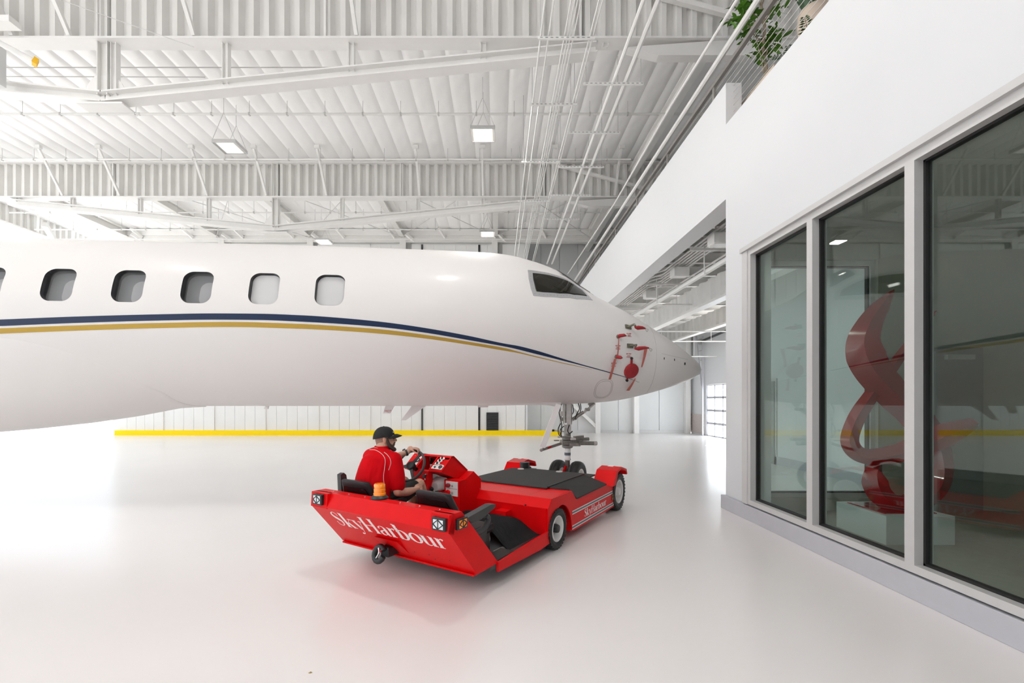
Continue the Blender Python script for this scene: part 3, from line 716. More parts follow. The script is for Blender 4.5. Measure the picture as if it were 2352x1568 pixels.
# ------------------------------------------------------------------ sculpture on its plinth, behind the glass
t = MB().box(4.38, 5.16, 5.1, 5.85, .012, .34, bev=.006).build('plinth', M['plinth']); tag(t, 'low white plinth behind the office glass', 'plinth')
sc = thing('ribbon_sculpture', 'tall red twisted ribbon sculpture on the white plinth', 'sculpture', (4.75, 5.48, .34))
o0 = Vector((4.75, 5.48, .34))
def sp(x, y, dy=0):                      # point from a crop pixel of the photograph, at the sculpture's own depth
    return at(1700+x*.643, 560+y*.643, 5.48+dy)-o0
def ribbon(name, pts, wid, thk, tilt):
    P = catmull([p for p in pts], 10); n = len(P); rings = []
    for i, p in enumerate(P):
        u = i/(n-1); tdir = (P[min(i+1,n-1)]-P[max(i-1,0)]).normalized()
        view = Vector((.45, 1, 0)).normalized()
        a = tdir.cross(view).normalized(); b = tdir.cross(a).normalized()
        an = lerp_table(tilt, u); c, s = math.cos(an), math.sin(an); a2 = a*c+b*s; b2 = b*c-a*s
        w = lerp_table(wid, u); h = lerp_table(thk, u)
        rings.append([p+a2*w, p+b2*h, p-a2*w, p-b2*h])
    return MB().rings(rings).build(name, M['sculpt'], sc, 35)
ribbon('upper_ribbon', [sp(550,163,.05), sp(508,215,0), sp(462,285,-.08), sp(440,360,-.12), sp(470,445,-.1), sp(545,535,0), sp(615,605,.08), sp(680,690,.1), sp(708,780,.05), sp(700,860,0), sp(640,915,-.05), sp(560,930,-.08), sp(498,890,-.05), sp(478,820,0), sp(500,760,.05)],
       [(0,.004),(.08,.09),(.25,.19),(.4,.17),(.6,.15),(.8,.11),(.9,.14),(1,.03)], [(0,.004),(.1,.06),(.5,.10),(1,.06)], [(0,.25),(.3,.1),(.6,-.2),(1,.3)])
ribbon('lower_ribbon', [sp(700,240,.2), sp(610,350,.18), sp(540,445,.12), sp(465,545,.02), sp(412,630,-.08), sp(392,710,-.1), sp(440,757,-.1), sp(540,752,-.12), sp(640,720,-.15), sp(740,680,-.18), sp(838,640,-.15)],
       [(0,.01),(.1,.05),(.35,.085),(.5,.09),(.6,.09),(.75,.12),(.9,.14),(1,.06)], [(0,.02),(.4,.07),(1,.05)], [(0,.2),(.5,.2),(1,0)])
t = MB()
MB().box(-.3, .3, -.28, .28, 0, .012).build('base_plate', M['sculpt'], sc)
# ------------------------------------------------------------------ business jet
TH = R(4.5)
D2 = Vector((math.cos(TH), math.sin(TH), 0)); LAT = Vector((math.sin(TH), -math.cos(TH), 0)); NOSE = Vector((3.7487, 8.3483, 0))
S_ = [0,.03,.1,.2,.35,.55,.8,1.1,1.45,1.8,2.1,2.4,2.7,3.0,3.3,3.6,3.9,4.2,4.6,5.2,6.,7.,8.5,10,14,17]
ZT_ = [2.196,2.279,2.353,2.428,2.533,2.672,2.828,3.0,3.205,3.372,3.515,3.7,3.903,4.025,4.11,4.172,4.199,4.207,4.212,4.218,4.226,4.234,4.235,4.235,4.235,4.235]
ZB_ = [2.196,2.114,2.08,2.024,1.969,1.899,1.823,1.743,1.663,1.614,1.592,1.577,1.565,1.56,1.556,1.551,1.548,1.546,1.544,1.543,1.544,1.545,1.546,1.547,1.547,1.547]
_Q = [math.sqrt(s) for s in S_]; zt_f = pchip(_Q, ZT_); zb_f = pchip(_Q, ZB_)
def sect(s):
    w = 1.345*(1-(1-min(1, s/5.4))**1.9)**.62 if s > 0 else 0.0
    a, b = zt_f(math.sqrt(max(s, 0))), zb_f(math.sqrt(max(s, 0)))
    return w, (a+b)/2, (a-b)/2
def SF(s, ph, off=0.0):
    """point of the fuselage skin at station s (metres behind the nose) and angle ph (0 towards the viewer, 90 deg up)"""
    w, zm, h = sect(s)
    p = NOSE - D2*s + LAT*(w*math.cos(ph)) + Vector((0, 0, zm+h*math.sin(ph)))
    return p + SN(s, ph)*off if off else p
def SN(s, ph):
    e = .004; s0 = max(s, .01)
    a = SF(s0+e, ph)-SF(s0-e, ph); b = SF(s0, ph+e)-SF(s0, ph-e)
    n = a.cross(b).normalized(); w, zm, h = sect(s0)
    c = NOSE - D2*s0 + Vector((0,0,zm))
    return n if n.dot(SF(s0, ph)-c) > 0 else -n
jet = thing('business_jet', 'white business jet with navy and gold stripes, nose to the right', 'aircraft', (NOSE.x-2.49*D2.x, NOSE.y-2.49*D2.y, 0))
J0 = Vector(jet.location)
# stations: dense near the nose
st = [.0]
st += [.012*1.35**k for k in range(9)]
while st[-1] < 17: st.append(st[-1] + min(.11, .03+st[-1]*.12))
st[-1] = 17.0
NP = 112
vs = []; fs = []
for s in st[1:]:
    for k in range(NP): vs.append(SF(s, 2*math.pi*k/NP)-J0)
n0 = len(vs); vs.append(SF(0, 0)-J0)
for k in range(NP): fs.append((n0, (k+1) % NP, k))
for i in range(len(st)-2):
    for k in range(NP): fs.append((i*NP+k, i*NP+(k+1)%NP, (i+1)*NP+(k+1)%NP, (i+1)*NP+k))
# tail cone closing the far end outside the picture
prev = len(st)-2
for j, (ds, sc_, dz) in enumerate(((2.0,.93,.05),(4,.75,.2),(6,.5,.4),(8,.2,.65))):
    for k in range(NP):
        w, zm, h = sect(17); a = 2*math.pi*k/NP
        vs.append(NOSE - D2*(17+ds) + LAT*(w*sc_*math.cos(a)) + Vector((0,0,zm+dz+h*sc_*math.sin(a))) - J0)
base = n0+1
ring = lambda i: [prev*NP+k for k in range(NP)] if i < 0 else [base+i*NP+k for k in range(NP)]
for i in range(4):
    A, B = ring(i-1), ring(i)
    for k in range(NP): fs.append((A[k], A[(k+1)%NP], B[(k+1)%NP], B[k]))
fs.append(tuple(ring(3)))
fm = MB().add(vs, fs).mesh('fuselage', [M['jet'], M['winrim']], 180)
BV = BVHTree.FromPolygons([Vector(v)+J0 for v in vs], [f for f in fs])
def hit(px, py):
    d = Vector(((px-CX)/F, 1, -(py-CY)/F)).normalized()
    r = BV.ray_cast(Vector((0, 0, HC)), d)
    return r[0]
def par(px, py):
    """fuselage parameters under a pixel of the photograph"""
    p = hit(px, py)
    s = (NOSE-p).dot(D2); w, zm, h = sect(s); l = (p-NOSE).dot(LAT)
    return s, math.atan2((p.z-zm)/h, l/w)
# cabin windows
wins = [(-25, 651, 76), (133, 651.5, 77), (295, 655, 72), (453.5, 658, 69), (606.5, 660.5, 65), (757.5, 663.5, 63)]
cut = MB(); wdat = []
for cx, cy, wpx in wins:
    s, ph = par(cx, cy)
    if cx > 0: sa = par(cx-wpx/2+6, cy)[0]; sb = par(cx+wpx/2-6, cy)[0]; W = abs(sa-sb)*wpx/(wpx-12)
    else: W = .43
    wdat.append((s, ph))
W = .415; H = .50
ss = [w[0] for w in wdat]; phm = sum(w[1] for w in wdat[1:])/5
pitch = (ss[1]-ss[5])/4
wfin = [(ss[5]+pitch*(5-i), phm) for i in range(6)]
for s, ph in wfin:
    p = SF(s, ph)-J0; n = SN(s, ph); X = -D2; Yv = n.cross(X).normalized(); Yv = Yv if Yv.z > 0 else -Yv
    cut.prism(rounded(W, H, .13, 8), lambda u, v, t: p + X*u + Yv*v + n*t, -.14, .3)
cm = cut.mesh('cutter', M['winrim'])
fo = link('fuselage', fm, jet); co = link('cutter', cm, jet)
md = fo.modifiers.new('cut', 'BOOLEAN'); md.operation = 'DIFFERENCE'; md.object = co; md.solver = 'EXACT'
bpy.context.view_layer.update()
ev = fo.evaluated_get(bpy.context.evaluated_depsgraph_get())
nm = bpy.data.meshes.new_from_object(ev)
fo.modifiers.clear(); fo.data = nm; nm.name = 'fuselage'
bpy.data.objects.remove(co)
if len(nm.materials) < 2: nm.materials.append(M['winrim'])
# pocket faces dark; true skin normals everywhere else
def inside(q):
    s = (NOSE-q).dot(D2)
    if s > 17 or s < .02: return False
    w, zm, h = sect(s); l = (q-NOSE).dot(LAT)
    return math.hypot(l/w, (q.z-zm)/h) < .9935
cn = [None]*len(nm.loops)
for pl in nm.polygons:
    q = Vector(pl.center)+J0; ins = inside(q)
    pl.material_index = 1 if ins else 0
    pl.use_smooth = True
    for li in pl.loop_indices:
        v = Vector(nm.vertices[nm.loops[li].vertex_index].co)+J0
        if ins: cn[li] = pl.normal.copy(); continue
        s = (NOSE-v).dot(D2)
        if .02 < s < 16.9:
            w, zm, h = sect(s); cn[li] = SN(s, math.atan2((v.z-zm)/h, (v-NOSE).dot(LAT)/w))
        else: cn[li] = (v-(NOSE-D2*s+Vector((0,0,sect(max(s,.01))[1])))).normalized() if s > 17 else (D2 if s < .003 else pl.normal.copy())
nm.normals_split_custom_set(cn)
for i, (s, ph) in enumerate(wfin):
    t = thing('cabin_window', None, None); t.parent = jet
    p = SF(s, ph)-J0; n = SN(s, ph); X = -D2; Yv = n.cross(X).normalized(); Yv = Yv if Yv.z > 0 else -Yv
    fn = lambda u, v, q: p + X*u + Yv*v + n*q
    MB().prism(rounded(W-.004, H-.004, .128, 8), fn, -.062, -.054).build('pane', M['pane'], t)
    if i >= 4:
        MB().prism(rounded(W-.012, H-.012, .124, 8), fn, -.085, -.075).build('window_shade', M['shade'], t)
    else:
        MB().prism(rounded(W-.012, H-.012, .124, 8), fn, -.138, -.132).build('inner_panel', M['cabin'], t)
        MB().prism(rounded(W*.62, H*.72, .11, 8), lambda u, v, q: fn(u-.11, v-.05, q), -.130, -.122).build('inner_reveal', M['cabin2'], t)
# conformal patches on the skin
def patch(poly, off, name, m, parent, thick=.004, grid=.06, smooth=40):
    """poly: closed list of (s, ph); surface patch offset from the skin"""
    w = 1.2
    P = [Vector((s, ph*w)) for s, ph in poly]; n = len(P)
    pts = list(P)
    x0, x1 = min(p.x for p in P), max(p.x for p in P); y0, y1 = min(p.y for p in P), max(p.y for p in P)
    def inpoly(q):
        c = False
        for i in range(n):
            a, b = P[i], P[(i+1) % n]
            if (a.y > q.y) != (b.y > q.y) and q.x < (b.x-a.x)*(q.y-a.y)/(b.y-a.y)+a.x: c = not c
        return c
    gx_ = x0+grid/2
    while gx_ < x1:
        gy = y0+grid/2
        while gy < y1:
            q = Vector((gx_, gy))
            if inpoly(q) and min((q-p).length for p in P) > grid*.3: pts.append(q)
            gy += grid
        gx_ += grid
    ov, oe, of, a_, b_, c_ = delaunay_2d_cdt(pts, [], [list(range(n))], 1, 1e-6)
    m_ = MB()
    top = [SF(q.x, q.y/w, off+thick)-J0 for q in ov]; k = len(top)
    bot = [SF(P[i].x, P[i].y/w, off-.02)-J0 for i in range(n)]
    front = [SF(P[i].x, P[i].y/w, off+thick)-J0 for i in range(n)]
    m_.add(top, [tuple(f) for f in of])
    m_.add(front+bot, [(i, (i+1)%n, n+(i+1)%n, n+i) for i in range(n)])
    return m_.build(name, m, parent, smooth)
def strip(upper, lower, off, name, m, parent, n=160, k=4):
    xs = [upper[0][0]+(upper[-1][0]-upper[0][0])*i/n for i in range(n+1)]
    fu = pchip([p[0] for p in upper], [p[1] for p in upper]); fl = pchip([p[0] for p in lower], [p[1] for p in lower])
    rows = []
    for x in xs:
        a, b = par(x, fu(x)), par(x, fl(x))
        rows.append([(a[0]+(b[0]-a[0])*j/k, a[1]+(b[1]-a[1])*j/k) for j in range(k+1)])
    # carry the stripe aft beyond the picture
    r0, r1 = rows[0], rows[6]
    ext = [[(q[0]+j*.5, q[1]-.004*j) for q in r0] for j in range(10, 0, -1)]
    rows = ext+rows
    vs = [SF(s, ph, off)-J0 for r_ in rows for s, ph in r_]; fs = []
    for i in range(len(rows)-1):
        for j in range(k): a = i*(k+1)+j; fs.append((a, a+1, a+k+2, a+k+1))
    mb = MB().add(vs, fs)
    for e in (0, k):
        q = [SF(*r_[e], off)-J0 for r_ in rows]; p = [SF(*r_[e], -.004)-J0 for r_ in rows]; L = len(q)
        mb.add(q+p, [(i, i+1, L+i+1, L+i) for i in range(L-1)])
    return mb.build(name, m, parent, 40)
z5 = lambda x, y: (x/2.868, 540+y/2.868)
z8 = lambda x, y: (780+x/5.113, 700+y/5.113)
z3 = lambda x, y: (1180+x/3.92, 560+y/3.92)
up = [z5(6,555), z5(520,535), z5(1040,521), z5(1400,515), z5(1700,517), z5(2000,528), z8(0,152), z8(500,200), z8(1000,270), z8(1500,360), z8(2000,465), z3(0,910), z3(200,958), z3(400,1020), z3(600,1080), z3(850,1150), z3(1000,1195), z3(1130,1245)]
lo = [z5(6,598), z5(520,577), z5(1040,562), z5(1400,556), z5(1700,558), z5(2000,570), z8(0,222), z8(500,262), z8(1000,325), z8(1500,410), z8(2000,500), z3(0,940), z3(200,990), z3(400,1040), z3(600,1090), z3(850,1157), z3(1000,1199), z3(1130,1246)]
strip(up, lo, .003, 'navy_stripe', M['navy'], jet)
up = [z5(6,613), z5(520,593), z5(1040,578), z5(1500,571), z5(2000,585), z8(0,250), z8(500,288), z8(1000,350), z8(1500,430), z8(2000,520), z3(0,958), z3(300,1035), z3(500,1082), z3(700,1128)]
lo = [z5(6,648), z5(520,628), z5(1040,612), z5(1500,604), z5(2000,617), z8(0,303), z8(500,340), z8(1000,393), z8(1500,465), z8(2000,547), z3(0,974), z3(300,1042), z3(500,1087), z3(700,1129)]
strip(up, lo, .003, 'gold_stripe', M['gold'], jet)
# cockpit side window: riveted frame around dark glass
def mirror(poly): return [(s, math.pi-ph) for s, ph in poly][::-1]
pA = par(1212, 620.5); pD = par(1340, 687)
top_c = [par(1222, 621), par(1240, 623.5), par(1257, 626.5), par(1272, 630.5)]
pt = top_c[-1]; ps = top_c[-2]
sl = (pt[1]-top_c[0][1])/(pt[0]-top_c[0][0])           # slope of the upper edge in (station, angle)
tip = par(1361, 689.5)
over = [(pt[0]-.16, pt[1]-sl*.16*-1*-1 if False else pt[1]+abs(sl)*.16), (pt[0]-.34, pt[1]+abs(sl)*.30), (pt[0]-.52, pt[1]+abs(sl)*.36), (pt[0]-.68, pt[1]+abs(sl)*.22)]
over = [q for q in over if q[0] > tip[0]+.03]
outer = [pA, par(1214, 640), par(1219, 662), par(1225, 679), par(1250, 681.5), par(1290, 684), par(1325, 687), tip]+over[::-1]+top_c[::-1]
def smooth_poly(P, n=4):
    L = len(P); out = []
    for i in range(L):
        a, b = Vector(P[i]), Vector(P[(i+1) % L])
        for k in range(n): out.append(tuple(a.lerp(b, k/n)))
    return out
def inset(P, d):
    out = []; L = len(P); ar = sum(P[i][0]*P[(i+1)%L][1]*1.2-P[(i+1)%L][0]*P[i][1]*1.2 for i in range(L))
    sg = 1 if ar > 0 else -1
    for i in range(L):
        a, b, c = [Vector((q[0], q[1]*1.2)) for q in (P[i-1], P[i], P[(i+1) % L])]
        t1, t2 = (b-a).normalized(), (c-b).normalized(); n1, n2 = Vector((-t1.y, t1.x))*sg, Vector((-t2.y, t2.x))*sg
        nn = (n1+n2); nn = nn/max(nn.length_squared/2, .6); q = b+nn*d; out.append((q.x, q.y/1.2))
    return out
for side in (0, 1):
    w_ = thing('cockpit_window', None, None); w_.parent = jet
    po = outer if side == 0 else mirror(outer)
    inn = inset(po, .075)
    patch(smooth_poly(po), .001, 'frame', M['frame'], w_)
    patch(smooth_poly(inn), .007, 'gasket', M['gasket'], w_, thick=.003)
    patch(smooth_poly(inset(inn, .014)), .010, 'glass', M['cockpit'], w_, thick=.004)
    if side == 0:
        rv = MB(); mid = inset(po, .034)
        for a, b in zip(mid, mid[1:]+mid[:1]):
            n = max(1, int(math.hypot(b[0]-a[0], (b[1]-a[1])*1.2)/.05))
            for k in range(n):
                q = (a[0]+(b[0]-a[0])*k/n, a[1]+(b[1]-a[1])*k/n); rv.lathe([(.006,0),(.005,.003)], place(SF(*q, .006)-J0, SN(*q)), 6)
        rv.build('rivets', M['doorgrey'], w_)['kind'] = 'stuff'
# centre windscreens beyond the crest
ws = [(pD[0]-.30, 1.15), (pD[0]-.02, 1.02), (pD[0]+.32, .98), (pD[0]+.42, 1.53), (pD[0]-.22, 1.53)]
for side in (0, 1):
    w_ = thing('windscreen', None, None); w_.parent = jet; po = ws if side == 0 else mirror(ws)
    patch(smooth_poly(po), .001, 'frame', M['frame'], w_); patch(smooth_poly(inset(po, .05)), .008, 'glass', M['cockpit'], w_)
# panel seams
def seam(pts, name='panel_seam', r=.0032, closed=False):
    q = [SF(s, ph, .0005)-J0 for s, ph in pts]
    if closed: q.append(q[0])
    return MB().tube(q, r, 5).build(name, M['seam'], jet)
ov = []
for k in range(40):
    a = 2*math.pi*k/40; c, s_ = math.cos(a), math.sin(a)
    x = 1386 + (abs(c)**.75*(1 if c > 0 else -1))*20 - 10*s_*-1*.75; y = 892.5 - (abs(s_)**.8*(1 if s_ > 0 else -1))*21.5
    ov.append(par(x, y))
seam(ov, 'access_panel_seam', .003, True)
oc = (sum(p[0] for p in ov)/40, sum(p[1] for p in ov)/40)
seam([(oc[0]+(p[0]-oc[0])*.86, oc[1]+(p[1]-oc[1])*.86) for p in ov], 'access_panel_seam', .003, True)
seam([(par(1508, 790)[0]+.02*math.sin(k*.1), -1.3+2.9*k/40) for k in range(41)], r=.0022)
seam([par(1520+4*k, 812+ .9*k) for k in range(16)], r=.002)
# small black marks near the tip
for x, y in ((1525.5, 823), (1549, 826)):
    s, ph = par(x, y); q = place(SF(s, ph)-J0, SN(s, ph), (0,0,1)); MB().box(-.018, .018, -.007, .007, -.002, .004, q).build('static_port', M['black'], jet)
s, ph = par(1573, 835); MB().box(-.02, .02, -.016, .016, -.002, .004, place(SF(s, ph)-J0, SN(s, ph), (0,0,1))).build('static_port', M['dark'], jet)
# belly fairing towards the wing, lower left: a blister growing out of the skin
edge = [par(x, y) for x, y in ((4, 772), (100, 790), (200, 822), (300, 866), (350, 889), (390, 908), (412, 922))][::-1]
e0 = edge[0][0]
edge = [(e0-.16, -R(90))]+[(s, ph) for s, ph in edge]
edge += [(edge[-1][0]+2.5, edge[-1][1]+.15), (edge[-1][0]+6, edge[-1][1]+.15)]
bt = [(0, 0), (.45, .03), (1.1, .16), (1.8, .27), (2.6, .36), (3.4, .43), (6.5, .5), (9, .5)]
ef = pchip([e[0] for e in edge], [e[1] for e in edge])
rows = []
for i in range(70):
    s = edge[0][0]+.001+(i/69)**1.3*8.5; pt_ = ef(s); Bm = lerp_table(bt, s-edge[0][0]); row = []
    for k in range(33):
        v = k/32*2-1                                           # -1 far side edge .. 1 near side edge
        ph = -math.pi/2 + v*(pt_+math.pi/2); f = 1-abs(v)
        off = .012*min(1, f*12)-.004*(f < .001)+Bm*(f*f*(3-2*f))**.8
        q = SF(s, ph)+ (SN(s, ph)*off)
        row.append(q-J0)
    rows.append(row)
fb = MB(); fb.add([q for r_ in rows for q in r_], [(i*33+k, i*33+k+1, (i+1)*33+k+1, (i+1)*33+k) for i in range(69) for k in range(32)])
fb.build('belly_fairing', M['jet'], jet, 60)
# belly antennas
def blade(px, py, h, root, tip, sweep, name='antenna', lat=0.0, m='jet', s_off=0):
    s = par(px, 900)[0]; zb = zb_f(math.sqrt(s))+.02
    b = NOSE-D2*s+LAT*lat
    fn = lambda u, v, t: b - D2*u + Vector((0,0,zb-v)) + LAT*t - J0
    MB().prism([(-root/2,0),(root/2,0),(root/2+sweep,h),(root/2+sweep-tip,h)], fn, -.012, .012).build(name, M[m], jet)
    return b, zb
blade(880, 940, .15, .16, .12, .05, 'drain_mast')
blade(955, 950, .27, .26, .08, .20, 'blade_antenna')
blade(568, 935, .07, .05, .07, .04, 'drain_mast')
b, zb = blade(1115, 935, .05, .2, .18, 0, 'low_antenna')
s = par(880, 900)[0]; zb = zb_f(math.sqrt(s))+.02
def text_mesh(txt, size, ext=.002):
    cu = bpy.data.curves.new('txt', 'FONT'); cu.body = txt; cu.size = size; cu.extrude = ext; cu.align_x = 'CENTER'; cu.align_y = 'CENTER'; cu.resolution_u = 3
    o = bpy.data.objects.new('txt', cu); COL.objects.link(o); bpy.context.view_layer.update()
    me = bpy.data.meshes.new_from_object(o.evaluated_get(bpy.context.evaluated_depsgraph_get()))
    bpy.data.objects.remove(o); bpy.data.curves.remove(cu); return me
def put_text(txt, size, q, m, parent, name='lettering'):
    me = text_mesh(txt, size); me.transform(q); me.materials.clear(); me.materials.append(m); return link(name, me, parent)
q = Matrix.Translation(NOSE-D2*(s+.04)+LAT*.0135+Vector((0,0,zb-.11))-J0) @ Matrix((D2, Vector((0,0,1)), LAT)).transposed().to_4x4()
put_text('HOT', .055, q, M['print'], jet)
for x, y in ((1444, 766), (1419, 794), (1444, 812.5), (1410, 834)):
    s, ph = par(x, y); n = SN(s, ph); r_ = Vector((0,0,1)).cross(n).normalized(); u_ = n.cross(r_)
    q = Matrix.Translation(SF(s, ph, .004)-J0) @ Matrix((r_, u_, n)).transposed().to_4x4()
    put_text('NO STEP', .024, q, M['print'], jet, 'stencil_lettering')
    for k, w in ((1, .06), (2, .085)): MB().box(-w/2, w/2, -.004, .004, -.001, .001, q @ Matrix.Translation((0, -.022*k-.006, 0))).build('stencil_line', M['print'], jet)
# probes and their red covers
def on(x, y, off=0.0): s, ph = par(x, y); return SF(s, ph, off), SN(s, ph)
def pixdir(x, y, p, d):      # world point near p whose pixel is (x, y), d metres nearer along the skin normal direction
    return at(x, y, p.y-d)
def streamer(name, label, pa_, pb_, w0, w1, off=.05):
    (a, na), (b, nb) = on(*pa_), on(*pb_); a = a+na*off; b = b+nb*off
    t = MB(); n = 6; pts = []
    d = (b-a); side = Vector((1, .2, 0)).normalized()
    vs = []; 
    for i in range(n+1):
        u = i/n; p = a+d*u+Vector((0,-.02*math.sin(3*u),0)); w = w0+(w1-w0)*u
        vs += [p-side*w, p+side*w, p-side*w+Vector((0,.004,0)), p+side*w+Vector((0,.004,0))]
    fs = []
    for i in range(n):
        a4 = 4*i; fs += [(a4,a4+1,a4+5,a4+4),(a4+2,a4+6,a4+7,a4+3),(a4,a4+4,a4+6,a4+2),(a4+1,a4+3,a4+7,a4+5)]
    t.add(vs, fs); o = t.build(name, M['ribbon']); return tag(o, label, 'streamer')
z9 = lambda x, y: (1380+x/8.7125, 730+y/8.7125)
for (root, mid, tip, loop, lab) in ((z9(540,185), z9(690,165), z9(890,210), z9(940,255), 'red cover on the upper pitot probe near the nose top'), (z9(580,560), z9(690,590), z9(960,600), z9(1020,650), 'red cover on the lower pitot probe with a hanging streamer')):
    p, n = on(*root); base_ = p-J0
    pr_ = thing('pitot_probe', None, None); pr_.parent = jet
    a = at(*mid, p.y-.13); b = at(*tip, p.y-.10+.02)
    q = place(base_, n, D2); MB().box(-.055, .055, -.035, .035, -.01, .02, q).build('base_plate', M['olive'], pr_)
    MB().tube([p-J0+n*.01, p-J0+n*.09+D2*.05, a-J0], [.02, .018, .018], 8).build('mast', M['olive'], pr_, 60)
    c = thing('probe_cover', lab, 'cover', tuple(a), 0, 'red probe covers'); A = Vector(a)
    dv = (b-A); m_ = MB(); m_.tube([dv*-.05+Vector((0,0,-.02)), dv*.25+Vector((0,0,-.015)), dv*.7, dv], [.012, .035, .026, .012], 10); m_.build('sleeve', M['redfab'], c, 60)
    l = at(*loop, b.y)-A; side = Vector((.01,0,.02)); MB().tube([dv, l*.97+side, l, l*.98-side, dv*1.01-Vector((0,0,.012))], .0035, 5).build('pull_loop', M['olive'], c)
streamer('streamer', 'brown-red streamer hanging from the lower pitot cover', z9(860,625), z9(780,970), .03, .012)
for (root, tip, lab) in ((z9(345,375), z9(512,360), 'red sleeve over the upper small vane probe'), (z9(310,775), z9(430,800), 'red sleeve over the lower small vane probe')):
    p, n = on(*root); c = thing('probe_cover', lab, 'cover', tuple(p), 0, 'red probe covers')
    b = at(*tip, p.y-.06)-p; m_ = MB(); m_.tube([n*.0, n*.05, n*.06+b*.45, b*1.0], [.022, .03, .026, .008], 10); m_.build('sleeve', M['redfab'], c, 60)
    MB().lathe([(.035,0),(.035,.012),(.02,.018)], place((0,0,0), n), 14).build('collar', M['olive'], c)
streamer('streamer', 'thin streamer running between the two small vane covers', z9(322,420), z9(303,740), .006, .012)
streamer('streamer', 'long pale red streamer hanging below the lower vane cover', z9(255,810), z9(152,1195), .02, .02)
p, n = on(*z9(603,1055)); c = thing('port_plug', 'round red plug cover strapped low on the nose', 'cover', tuple(p))
MB().lathe([(.0,.05),(.09,.05),(.122,.035),(.128,0),(.12,-.03)], place((0,0,0), n), 28).build('disc', M['redfab'], c, 40)
for (x0, y0, x1, y1, w) in ((600,930,605,800,.018), (530,1160,510,1240,.014)):
    a, b = on(*z9(x0,y0),)[0]+n*.02-p, on(*z9(x1,y1))[0]+n*.02-p; MB().beam(a, b, w*2, .012, n).build('strap', M['redfab'], c); MB().lathe([(.022,-.01),(.022,.012),(.0,.016)], place(b, n), 12).build('suction_cup', M['black'], c)
streamer('streamer', 'brown-red streamer trailing below the round plug', z9(660,1180), z9(515,1410), .01, .03)

# ------------------------------------------------------------------ nose gear (parts of the jet)
G = Vector((0, 0, 0)); sx = 8.152/F                       # gear stands at the jet's own origin
def gp(x, y, dy=0.0): return at(x, y, 8.152+dy)-J0
AX = Vector((.8395, -.5433, 0))                          # axle direction, turned with the tug
ng = thing('nose_gear', None, None); ng.parent = jet
MB().tube([(0,0,.28),(0,0,.6)], .045, 16).build('lower_piston', M['gear'], ng, 40)
MB().lathe([(.06,.57),(.062,.575),(.062,.60),(.055,.605),(.055,.78),(.062,.785)], Matrix(), 20).build('white_sleeve', M['white'], ng, 30)
MB().lathe([(.0565,.655),(.0575,.655),(.0575,.705),(.0565,.705)], Matrix(), 20).build('dark_label', M['stripe'], ng, 30)
MB().lathe([(.075,.785),(.10,.80),(.10,.83),(.082,.84),(.082,.93),(.10,.94),(.10,.97),(.06,.98),(.06,1.2),(.085,1.22),(.085,1.75)], Matrix(), 20).build('strut_body', M['gear'], ng, 30)
MB().box(-.035, .05, -.10, -.07, 1.05, 1.62).build('strut_rib', M['gear2'], ng)
MB().tube([-AX*.26+Vector((0,0,.28)), AX*.26+Vector((0,0,.28))], .03, 12).build('axle', M['gear'], ng, 40)
for s_ in (-1, 1):
    q = place(AX*(.185*s_)+Vector((0,0,.28)), AX*s_)
    w_ = thing('nose_wheel', None, None); w_.parent = jet
    MB().lathe([(.15,-.075),(.22,-.09),(.262,-.075),(.278,-.04),(.28,-.028),(.274,-.024),(.281,-.012),(.281,.012),(.274,.024),(.28,.028),(.278,.04),(.262,.075),(.22,.09),(.15,.075)], q, 40, close=True).build('tyre', M['tyre'], w_, 60)
    MB().lathe([(.15,-.07),(.155,.06),(.15,.075),(.125,.065),(.10,.03),(.06,.028),(.05,.06),(.0,.062)], q, 28).build('rim', M['rim'], w_, 30)
# steering unit, actuators, torque arm
MB().box(-.12, .26, -.11, .11, .84, .93, Matrix.Rotation(.1, 4, 'Z'), bev=.012).build('steering_collar', M['gear'], ng)
MB().tube([(.18,-.16,.885),(.5,-.12,.88)], .036, 12).build('steering_actuator', M['gear'], ng, 40); MB().tube([(.44,-.127,.88),(.49,-.121,.88)], .039, 12).build('actuator_cap', M['gear2'], ng, 40)
MB().tube([(.1,.14,.92),(.42,.16,.93)], .032, 12).build('steering_actuator', M['gear'], ng, 40)
MB().beam((.12,0,.97), (.28,.02,.985), .12, .05).build('link_plate', M['gear'], ng)
a_ = gp(1289, 1018, -.1); b_ = gp(1243, 1033, -.15)
MB().beam(a_, b_, .05, .045).build('towing_arm', M['gear'], ng); MB().lathe([(.03,-.03),(.03,.03)], place(b_, (0,1,0)), 12).build('arm_pin', M['chrome'], ng)
MB().beam(a_*.5+b_*.5+Vector((0,-.03,.0)), a_*.3+b_*.7+Vector((0,-.03,0)), .01, .02).build('red_mark', M['red'], ng)
# door strut (white) and doors
MB().prism([(-.04,0),(.05,0),(.05,.004),(-.04,.004)], lambda u, v, t: Vector((0,0,0)), 0, 1) if False else None
p0, p1 = gp(1283, 928, -.32), gp(1246, 1027, -.32)
MB().beam(p0, p1, .095, .03, Vector((0,-1,0))).build('gear_door', M['white'], ng)
p0, p1 = gp(1240, 915, -.36), gp(1287, 930, -.3); MB().beam(p0, p1, .02, .11, (0,0,1)).build('gear_door', M['jet'], ng)
MB().beam(p1+Vector((-.3,-.02,.035)), p1+Vector((.0,0,.0)), .02, .07).build('door_fairing', M['jet'], ng)
